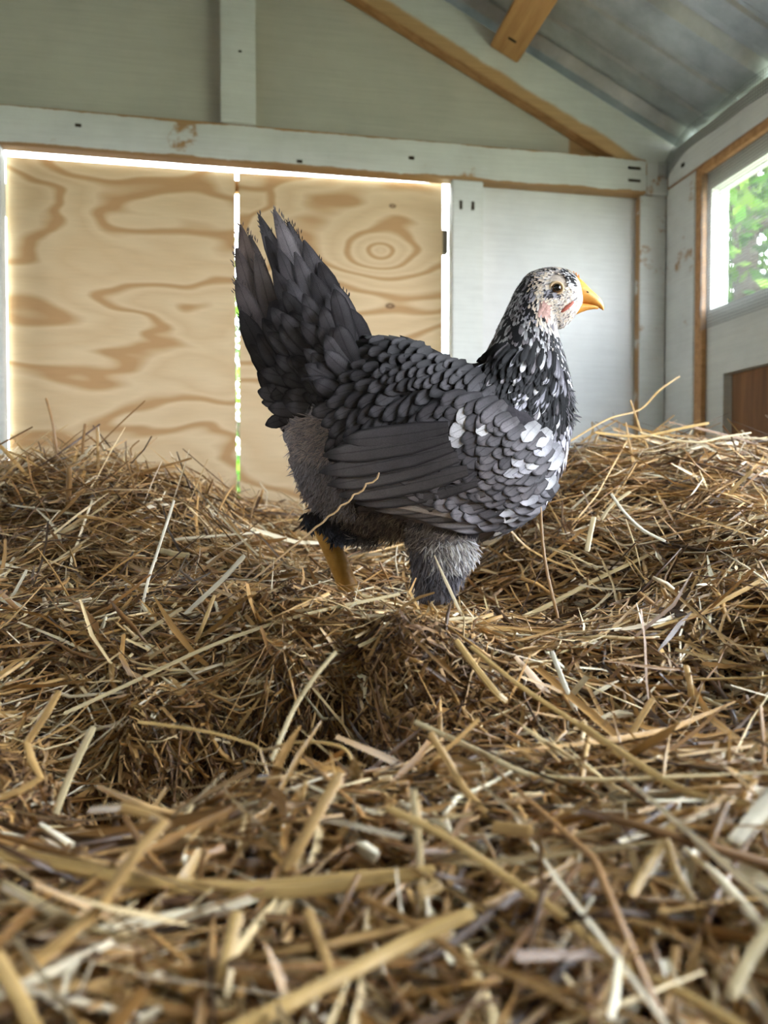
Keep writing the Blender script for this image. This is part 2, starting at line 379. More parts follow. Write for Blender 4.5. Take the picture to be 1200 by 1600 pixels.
def tube_pts(pts, rad, n=8, flat=None, ends=True):
    pts = [Vector(p) for p in pts]; v = []; f = []
    up = Vector((0.13, .21, .97)); prev = None
    for i, p in enumerate(pts):
        d = (pts[min(i+1, len(pts)-1)]-pts[max(i-1, 0)]).normalized()
        if prev is None: s_ = d.cross(up).normalized()
        else: s_ = (prev-d*prev.dot(d)).normalized()
        prev = s_; t_ = s_.cross(d)
        r = rad[i] if isinstance(rad, (list, tuple)) else rad
        rx, ry = (r, r) if not isinstance(r, tuple) else r
        for k in range(n):
            a = 2*math.pi*k/n; v.append(p+s_*math.cos(a)*rx+t_*math.sin(a)*ry)
    for i in range(len(pts)-1):
        for k in range(n): f.append([i*n+k, i*n+(k+1) % n, (i+1)*n+(k+1) % n, (i+1)*n+k])
    if ends: f.append(list(range(n))[::-1]); f.append([(len(pts)-1)*n+k for k in range(n)])
    return v, f
def tree(label, x, y, h, r, nleaf, seed, size=.075):
    rs = np.random.default_rng(seed); root = empty('leafy_tree', (x, y, -.38)); tag(root, label, 'tree', 'trees outside the coop')
    v, f = tube_pts([(0, 0, 0), (.05, .03, h*.25), (-.04, 0, h*.5), (.03, .02, h*.85)], [.13, .11, .08, .03], 10)
    mesh('trunk', v, f, m_bark, root, True)
    for k in range(7):
        a = rs.uniform(0, 6.28); z0 = h*rs.uniform(.18, .6); L = r*rs.uniform(.7, 1.0)
        v, f = tube_pts([(0, 0, z0), (math.cos(a)*L*.5, math.sin(a)*L*.5, z0+L*.35), (math.cos(a)*L, math.sin(a)*L, z0+L*.6)], [.05, .035, .012], 7)
        mesh('branch', v, f, m_bark, root, True)
    # clumped leaf blades
    nc = 60; cc = rs.normal(size=(nc, 3)); cc /= np.linalg.norm(cc, axis=1)[:, None]; cc *= rs.uniform(.35, 1, (nc, 1))**.5
    cc = cc*np.array([r, r, h*.46])+np.array([0, 0, h*.52])
    ci = rs.integers(0, nc, nleaf); pos = cc[ci]+rs.normal(size=(nleaf, 3))*np.array([.34, .34, .28])*r*.55
    pos[:, 2] = np.abs(pos[:, 2]-.1)+.1
    d = rs.normal(size=(nleaf, 3)); d /= np.linalg.norm(d, axis=1)[:, None]
    s_ = np.cross(d, rs.normal(size=(nleaf, 3))); s_ /= np.linalg.norm(s_, axis=1)[:, None]
    sz = size*rs.uniform(.6, 1.3, (nleaf, 1))
    q = np.stack([pos-d*sz, pos-s_*sz*.5, pos+d*sz, pos+s_*sz*.5], 1).reshape(-1, 3)
    fa = np.arange(nleaf*4).reshape(-1, 4).tolist()
    c0 = np.array([lin((64, 108, 28)), lin((88, 130, 36)), lin((110, 142, 50)), lin((46, 82, 24))])[rs.integers(0, 4, nleaf)]
    cols = np.repeat(np.concatenate([c0, np.ones((nleaf, 1))], 1), 4, 0)
    fo = mesh('foliage', q, fa, m_leaf, root, cols=cols); fo['kind'] = 'stuff'
tree('broad leafy tree seen through the mesh window, nearer of the two', 3.4, 4.7, 5.2, 1.5, 42000, 1, .052)
tree('leafy tree further off to the right beyond the mesh window', 8.6, 7.4, 6.4, 2.3, 34000, 2, .07)
tree('tree behind the plywood doors, showing only in their slits', .2, 9.0, 3.4, 1.7, 6000, 3)
# ------------------------------------------------------------------ straw: height field of the bed
ctrl = [  # (pixel x, pixel y, distance) picked on the surface
 (0,748,1.0),(150,738,1.0),(280,772,1.0),(370,822,1.05),(480,835,1.1),(600,850,1.1),(760,850,1.0),(870,735,1.05),(960,705,1.1),(1080,715,1.1),(1200,735,1.0),
 (0,765,1.45),(190,780,1.5),(370,805,1.5),(600,820,1.5),(760,800,1.5),(900,750,1.45),(1100,725,1.3),
 (0,880,.82),(200,885,.81),(370,890,.80),(480,905,.78),(0,820,.90),(200,820,.90),(560,972,.72),(690,957,.72),(520,970,.70),(560,988,.65),(610,985,.66),(800,945,.75),(760,985,.79),(850,990,.80),(930,975,.79),(920,850,.88),(1050,840,.84),(1120,830,.80),(1200,840,.75),(1000,770,.95),(1140,770,.92),
 (850,968,.68),(950,965,.66),(1050,950,.65),(1200,930,.6),
 (0,965,.62),(150,990,.58),(300,1000,.56),(450,972,.55),(560,982,.56),(700,985,.56),(850,1015,.54),(1000,1060,.5),(1150,1045,.5),(1200,1005,.5),
 (200,1090,.50),(300,1060,.505),(450,1022,.51),(600,1030,.51),(720,1070,.50),(850,1085,.49),
 (80,1200,.44),(180,1150,.50),(300,1140,.515),(450,1120,.522),(580,1080,.515),(160,1340,.480),(300,1375,.485),(450,1375,.490),(540,1290,.480),(650,1165,.468),(150,1262,.42),(300,1275,.415),(450,1265,.42),(560,1245,.42),(800,1150,.46),(1000,1180,.44),(1200,1150,.44),
 (0,1250,.38),(150,1290,.37),(300,1300,.365),(600,1290,.36),(900,1280,.36),(1200,1255,.36),(0,1400,.29),(300,1400,.29),(600,1400,.29),(900,1400,.29),(1200,1400,.29),(0,1600,.22),(600,1600,.22),(1200,1600,.22)]
cp = [tuple(P(*c)) for c in ctrl]
for (x, y, z) in [(-1.5,1.5,.0),(-1.5,.7,-.08),(-1.5,0,-.18),(-1.5,-.6,-.19),(-.9,1.5,.03),(-.9,1.0,.03),(-.9,.6,-.06),(-.9,.3,-.12),(.9,.9,.03),(.9,.5,-.06),(.9,.3,-.12),(-.6,.1,-.17),(0,.08,-.175),(.6,.1,-.17),(-.8,-.6,-.19),(0,-.6,-.19),(.8,-.6,-.19),(0,-.25,-.18),(-.9,-.2,-.18),(.9,-.2,-.18),(.55,.3,-.13),(-.5,.3,-.14),(-.6,.6,-.08),(.7,.7,-.03)]:
    cp.append((x, y, z+ZC))
cp = np.array(cp)
def tps(r): return np.where(r > 0, r*r*np.log(np.maximum(r, 1e-9)), 0)
n_ = len(cp); K = tps(np.linalg.norm(cp[:, None, :2]-cp[None, :, :2], axis=2))+np.eye(n_)*.0001
Pm = np.concatenate([np.ones((n_, 1)), cp[:, :2]], 1)
A_ = np.block([[K, Pm], [Pm.T, np.zeros((3, 3))]]); sol = np.linalg.solve(A_, np.concatenate([cp[:, 2], np.zeros(3)]))
GX = np.linspace(-1.52, .925, 246); GY = np.linspace(-.69, 1.59, 229)
gx, gy = np.meshgrid(GX, GY, indexing='ij'); q = np.stack([gx.ravel(), gy.ravel()], 1); Hf = np.zeros(len(q))
for i in range(0, len(q), 8000):
    Kq = tps(np.linalg.norm(q[i:i+8000, None]-cp[None, :, :2], axis=2)); Hf[i:i+8000] = Kq@sol[:n_]+sol[n_]+q[i:i+8000]@sol[n_+1:]
Hf = Hf.reshape(gx.shape)
r2 = np.random.default_rng(3)
for k, (a, fr) in enumerate([(.011, 16), (.008, 32), (.005, 60)]):      # lumps
    for j in range(6):
        foot_ = 1-np.exp(-((gx-.13)**2+(gy-.66)**2)/.14**2)
        th = r2.uniform(0, 6.28); ph = r2.uniform(0, 6.28); Hf += foot_*a/2.4*np.sin((gx*math.cos(th)+gy*math.sin(th))*fr*r2.uniform(.7, 1.3)+ph)
Hf = np.clip(Hf, ZC-.24, ZC+.10)
def hgt(x, y):
    u = np.clip((x-GX[0])/(GX[1]-GX[0]), 0, len(GX)-1.001); v = np.clip((y-GY[0])/(GY[1]-GY[0]), 0, len(GY)-1.001)
    i = u.astype(int); j = v.astype(int); a = u-i; b = v-j
    return Hf[i, j]*(1-a)*(1-b)+Hf[i+1, j]*a*(1-b)+Hf[i, j+1]*(1-a)*b+Hf[i+1, j+1]*a*b
def straw_material(name, bright=1.0, rough=.30):
    m = M(name, rough, .6); at = m.n('Attribute', _attribute_name='Col'); uv = m.n('UVMap'); s_ = m.n('SeparateXYZ'); m.l(uv.outputs[0], s_.inputs[0])
    cb = m.n('CombineXYZ'); m.l(m.math('MULTIPLY', s_.outputs[0], 30.0), cb.inputs[0]); m.l(m.math('MULTIPLY', s_.outputs[1], 9.0), cb.inputs[1]); m.l(m.math('MULTIPLY', at.outputs['Alpha'], 90.0), cb.inputs[2])
    n = m.noise(cb.outputs[0], 1.0, 3, .6)
    cb2 = m.n('CombineXYZ'); m.l(m.math('MULTIPLY', s_.outputs[0], 60.0), cb2.inputs[0]); m.l(m.math('MULTIPLY', at.outputs['Alpha'], 70.0), cb2.inputs[1])
    n2 = m.noise(cb2.outputs[0], 1.0, 2, .5)
    c = m.mix(1.0, at.outputs['Color'], m.ramp(n, [(.25, .55), (.5, .95), (.7, 1.12)]), 'MULTIPLY')
    c = m.mix(m.ramp(n2, [(.62, 0.0), (.80, .55)]), c, lin((112, 78, 46)))
    m.col(c); m.bump(n, .5, .0008)
    m.l(m.ramp(n, [(.3, rough+.15), (.7, rough-.08)]), m.b.inputs['Roughness'])
    return m.m
m_straw = straw_material('straw')
PAL = np.array([lin(c) for c in [(206,168,110),(184,144,88),(228,202,152),(158,116,66),(244,230,198),(122,86,48),(198,154,92),(174,136,86),(82,56,32)]])  # tones spread wider, so highlights and shade are partly in the colours
def straws(c, d, L, w, amp, colr, tube, wild, flat=.35, drape=None, K_=4):
    """c centres on the ground plan (N,2), d azimuth, L length, w half width -> vertices, quads, uv, colour"""
    N = len(c); s_ = np.linspace(-.5, .5, K_); dx = np.stack([np.cos(d), np.sin(d)], 1)
    pts = np.zeros((N, K_, 3)); bend = rng.normal(size=(N,))*amp; per = np.stack([-dx[:, 1], dx[:, 0]], 1)
    kink = rng.normal(size=(N, K_))*amp*.35
    for k in range(K_):
        lat = bend*(4*s_[k]**2-.5)*L*.5+kink[:, k]*L*.5
        pts[:, k, :2] = c+dx*(s_[k]*L)[:, None]+per*lat[:, None]
    pts[..., 0] = np.clip(pts[..., 0], -1.51, .922); pts[..., 1] = np.clip(pts[..., 1], -.69, 1.555)
    h0 = hgt(pts[:, 0, 0], pts[:, 0, 1]); h1 = hgt(pts[:, -1, 0], pts[:, -1, 1]); hm = hgt(pts[:, K_//2, 0], pts[:, K_//2, 1])
    e0 = rng.uniform(-.020, .010, N)+wild[:, 0]; e1 = rng.uniform(-.020, .010, N)+wild[:, 1]
    for k in range(K_):
        t = s_[k]+.5; zl = (h0+e0)*(1-t)+(h1+e1)*t
        hh = hgt(pts[:, k, 0], pts[:, k, 1])+(e0*(1-t)+e1*t)
        pts[:, k, 2] = zl*(1-drape)+hh*drape+rng.normal(size=N)*amp*.06*L
    tg = np.gradient(pts, axis=1); tg /= np.linalg.norm(tg, axis=2)[..., None]+1e-9
    rnd = rng.normal(size=(N, 1, 3))*.8+np.array([0, 0, 1.1]); sd = np.cross(tg, rnd); sd /= np.linalg.norm(sd, axis=2)[..., None]+1e-9
    nm = np.cross(sd, tg); ww = w[:, None]*rng.uniform(.75, 1.1, (N, K_)); ww[:, 0] *= rng.uniform(.3, 1, N); ww[:, -1] *= rng.uniform(.15, 1, N)
    out = []
    for sel, prof in ((tube, [(-1, 0), (0, -1), (1, 0), (0, 1)]), (~tube, [(-1, .25), (0, -.45), (1, .25)])):
        p = pts[sel]; M_ = len(p)
        if M_ == 0: continue
        R_ = len(prof); fl = flat*rng.uniform(.5, 1.6, M_)
        V = np.stack([p+sd[sel]*(ww[sel]*a)[..., None]+nm[sel]*(ww[sel]*b*fl[:, None])[..., None] for a, b in prof], 2)   # M,K,R,3
        base = (np.arange(M_)*K_*R_)[:, None, None]
        quads = []
        rr = R_ if R_ == 4 else R_-1
        for k in range(K_-1):
            for e in range(rr):
                quads.append([k*R_+e, k*R_+(e+1) % R_, (k+1)*R_+(e+1) % R_, (k+1)*R_+e])
        if R_ == 4: quads += [[3, 2, 1, 0], [(K_-1)*4+e for e in range(4)]]
        Q = base+np.array(quads)[None]
        uu = (s_[None, :, None]+.5)*L[sel][:, None, None]*np.ones((M_, K_, R_)); vv = np.broadcast_to((np.array([0, .5, 1, .5]) if R_ == 4 else np.array([0, .5, 1]))[None, None], (M_, K_, R_))
        C = np.concatenate([colr[sel], rng.uniform(0, 1, (M_, 1))], 1)[:, None, None, :]*np.ones((M_, K_, R_, 1))
        out.append((V.reshape(-1, 3), Q.reshape(-1, 4), np.stack([uu, vv], -1).reshape(-1, 2), C.reshape(-1, 4)))
    return out
def fast_mesh(name, chunks, mat, parent=None):
    V = []; Q = []; U = []; C = []; o = 0
    for v, q, u, c in chunks: V.append(v); Q.append(q+o); U.append(u); C.append(c); o += len(v)
    V = np.concatenate(V); Q = np.concatenate(Q).astype(np.int32); U = np.concatenate(U); C = np.concatenate(C)
    me = bpy.data.meshes.new(name); me.vertices.add(len(V)); me.vertices.foreach_set('co', V.astype(np.float32).ravel())
    me.loops.add(Q.size); me.loops.foreach_set('vertex_index', Q.ravel()); me.polygons.add(len(Q)); me.polygons.foreach_set('loop_start', np.arange(0, Q.size, 4, dtype=np.int32))
    me.update(calc_edges=True)
    me.uv_layers.new(name='UV').data.foreach_set('uv', U[Q.ravel()].astype(np.float32).ravel())
    a = me.color_attributes.new('Col', 'FLOAT_COLOR', 'POINT'); a.data.foreach_set('color', C.astype(np.float32).ravel())
    me.materials.append(mat); me.validate(); print(name, len(Q)*2, 'tris')
    return link(bpy.data.objects.new(name, me), parent)
def palette(N, wts, jit=.12):
    i = rng.choice(len(PAL), N, p=np.array(wts)/sum(wts)); return PAL[i]*rng.uniform(1-jit, 1+jit, (N, 1))*rng.uniform(.985, 1.015, (N, 3))
hen_xy = np.array(tuple(P(650, 800, .72)))[:2]
def clear_hen(c, L, wildmax):
    """keep tall straws away from where the hen stands"""
    q = c-hen_xy; u = q@_R[:2]; v = q@np.array([math.sin(YAW), math.cos(YAW)])
    return ~((np.abs(u) < .19) & (v < .085) & (v > -.14) & (wildmax > .006))
def field(N, xr, yr, Lm, wm, wts, wildp=.06, wildh=.05, amp=.12, sel=None, dmean=None, tubep=.4, drape=.6, minw=.0008):
    c = np.stack([rng.uniform(*xr, N), rng.uniform(*yr, N)], 1)
    if sel is not None: c = c[sel(c[:, 0], c[:, 1])]
    N = len(c); L = np.clip(Lm*np.exp(rng.normal(size=N)*.55), .012, .24); w = np.clip(wm*np.exp(rng.normal(size=N)*.4), minw, .0042)
    d = rng.uniform(0, 2*math.pi, N) if dmean is None else rng.normal(size=N)*dmean[1]+dmean[0]
    e_ = .012; gxx = (hgt(c[:, 0]+e_, c[:, 1])-hgt(c[:, 0]-e_, c[:, 1]))/(2*e_); gyy = (hgt(c[:, 0], c[:, 1]+e_)-hgt(c[:, 0], c[:, 1]-e_))/(2*e_)
    steep = np.hypot(gxx, gyy) > .55; d = np.where(steep, np.arctan2(gxx, -gyy)+rng.normal(size=N)*.32, d); L = np.where(steep, L*.75, L)
    w = np.where(c[:, 1] < .27, np.minimum(w, .0024), w)
    wild = np.zeros((N, 2)); k = rng.uniform(size=N) < wildp; e = rng.integers(0, 2, N); wild[np.arange(N), e] = np.where(k, rng.uniform(.3, 1, N)*wildh, 0)
    wild = np.minimum(wild, (L*.8)[:, None])
    keep = clear_hen(c, L, wild.max(1)) & ~((np.abs(c[:, 0]+.06) < .19) & (c[:, 1] > .43) & (c[:, 1] < .505) & (rng.uniform(size=N) < .72) & (Lm > .03)); c, L, w, d, wild = c[keep], L[keep], w[keep], d[keep], wild[keep]; N = len(c)
    return straws(c, d, L, w, amp, palette(N, wts), rng.uniform(size=N) < tubep, wild, drape=np.full(N, drape))
# base of packed straw under the loose stalks, coloured dark for the shade between them
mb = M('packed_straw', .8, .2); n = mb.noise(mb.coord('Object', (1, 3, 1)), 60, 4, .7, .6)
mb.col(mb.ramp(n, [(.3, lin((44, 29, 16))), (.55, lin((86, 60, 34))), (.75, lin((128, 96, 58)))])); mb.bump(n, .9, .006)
nx, ny = gx.shape; bv = np.stack([gx, gy, Hf-.018], -1).reshape(-1, 3); ii, jj = np.meshgrid(np.arange(nx-1), np.arange(ny-1), indexing='ij'); a0 = (ii*ny+jj).ravel()
bedroot = tag(empty('straw_bedding', (0, .6, 0)), 'deep loose bedding of golden chopped straw covering the whole coop floor', 'straw')
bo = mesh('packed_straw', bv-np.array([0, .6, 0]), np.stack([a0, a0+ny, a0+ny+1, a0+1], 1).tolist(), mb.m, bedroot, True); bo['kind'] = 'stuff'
def to_root(o): o.location = (0, -.6, 0); o.parent = bedroot; o['kind'] = 'stuff'; return o
infront = lambda x, y: (np.abs(x-y*math.tan(YAW)) < .62*y+.10)
wA = [3.5, 4, 3.2, 3.2, 2.8, 3, 2.6, 2, 2.6]; wB = [1.2, 2.5, .5, 4, .3, 5, 1.5, 2, 5]
chunks = []
chunks += field(30000, (-.9, .92), (.50, 1.56), .050, .0013, wA, .07, .045, sel=infront)              # far bed and mounds
chunks += field(15000, (-.5, .7), (.34, .62), .045, .0013, wA, .05, .03, sel=infront)
chunks += field(10000, (-1.5, .92), (-.68, 1.55), .06, .0018, wA, .05, .03, sel=lambda x, y: ~infront(x, y))
to_root(fast_mesh('loose_straw', chunks, m_straw))
ch = field(9000, (-.28, .36), (.10, .40), .060, .0017, wA, .08, .028, sel=infront, amp=.10)
to_root(fast_mesh('foreground_straw', ch, m_straw))
# mound straws standing up on the left and lying long on the right
ch = field(1500, (-.50, .02), (.85, 1.15), .10, .0012, wA, .35, .06, amp=.08, drape=.3)
ch += field(2600, (.32, .90), (.70, 1.25), .12, .0013, wA, .16, .05, amp=.10, dmean=(.1, .55), drape=.4)
to_root(fast_mesh('mound_straw', ch, m_straw))
# the cut flake in front of the hen: short compressed bits, brown and darkened further for its shaded face, all about level
fl = lambda x, y: ((x+.02)**2/.20**2+(y-.49)**2/.10**2) < 1
ch = field(30000, (-.24, .24), (.37, .60), .017, .0008, wB, .02, .01, sel=fl, amp=.25, dmean=(.0, .6), tubep=.3, drape=1.0, minw=.0005)
to_root(fast_mesh('crest_straw', field(3500, (-.25, .30), (.515, .57), .045, .0011, [5, 3, 5, 1, 4, .5, 3, 2, 0], .10, .02, amp=.12, dmean=(.1, .9), drape=.5), m_straw))  # paler mix paints in the light along the crest
fo = fast_mesh('straw_flake', ch, straw_material('straw_brown', rough=.5)); tag(fo, 'compacted brown flake of short cut straw in front of the hen', 'straw', None, 'stuff')
# --- single stalks one can pick out
def smooth_line(pts, n=5):
    P_ = [np.array(p, dtype=float) for p in pts]; out = []
    for i in range(len(P_)-1):
        p0 = P_[max(i-1, 0)]; p1 = P_[i]; p2 = P_[i+1]; p3 = P_[min(i+2, len(P_)-1)]
        for k in range(n):
            t = k/n; out.append(.5*((2*p1)+(-p0+p2)*t+(2*p0-5*p1+4*p2-p3)*t*t+(-p0+3*p1-3*p2+p3)*t**3))
    out.append(P_[-1]); return out
def stalk(pix, w, col, label, name='straw_stalk', kinked=False, flat=.45, group=None):
    """pix: (x, y, distance) along the stalk; w width in mm"""
    f_ = 1.0
    while f_ > .80:
        pts = [np.array(tuple(P(p[0], p[1], p[2]*f_))) for p in pix]; q = np.array(pts); gap = q[:, 2]-hgt(q[:, 0], q[:, 1])
        if np.sort(gap)[min(len(gap)-1, 1)] > .009 and gap.mean() > .010: break
        f_ -= .01
    line = smooth_line(pts, 1 if kinked else 5); c = line[len(line)//2]
    n = len(line); hw = w*.88/2000
    tg = [line[min(i+1, n-1)]-line[max(i-1, 0)] for i in range(n)]; tg = [t/np.linalg.norm(t) for t in tg]
    view = -c+np.array([0, 0, ZC]); view = view/np.linalg.norm(view); view = view+np.array([.0, 0, .6])
    v = []; f = []; uv = []; acc = 0; prof = [(-1, 0), (-.75, .6), (-.15, .85), (.15, .8), (.75, .6), (1, 0), (.6, -.55), (-.6, -.55)]; R_ = len(prof)
    for i in range(n):
        if i: acc += np.linalg.norm(line[i]-line[i-1])
        s_ = np.cross(tg[i], view); s_ /= np.linalg.norm(s_); nn = np.cross(s_, tg[i])
        ww = hw*(1-.25*(i == n-1)-.15*(i == 0))*(1+.05*math.sin(i*2.3))
        for k, (a, b) in enumerate(prof): v.append(line[i]+s_*a*ww+nn*b*ww*flat); uv.append((acc, k/R_))
    for i in range(n-1):
        for k in range(R_): f.append([i*R_+k, i*R_+(k+1) % R_, (i+1)*R_+(k+1) % R_, (i+1)*R_+k])
    f.append(list(range(R_))[::-1]); f.append([(n-1)*R_+k for k in range(R_)])
    o = mesh(name, v, f, m_straw, None, False, uvs=uv, cols=[tuple(lin(col))+(random.random(),)]*len(v), origin=tuple(c))
    tag(o, label, 'straw', group); return o
pale = (218, 198, 154); gold = (200, 166, 106); wht = (232, 222, 198); brn = (160, 120, 70); tan = (198, 160, 102)
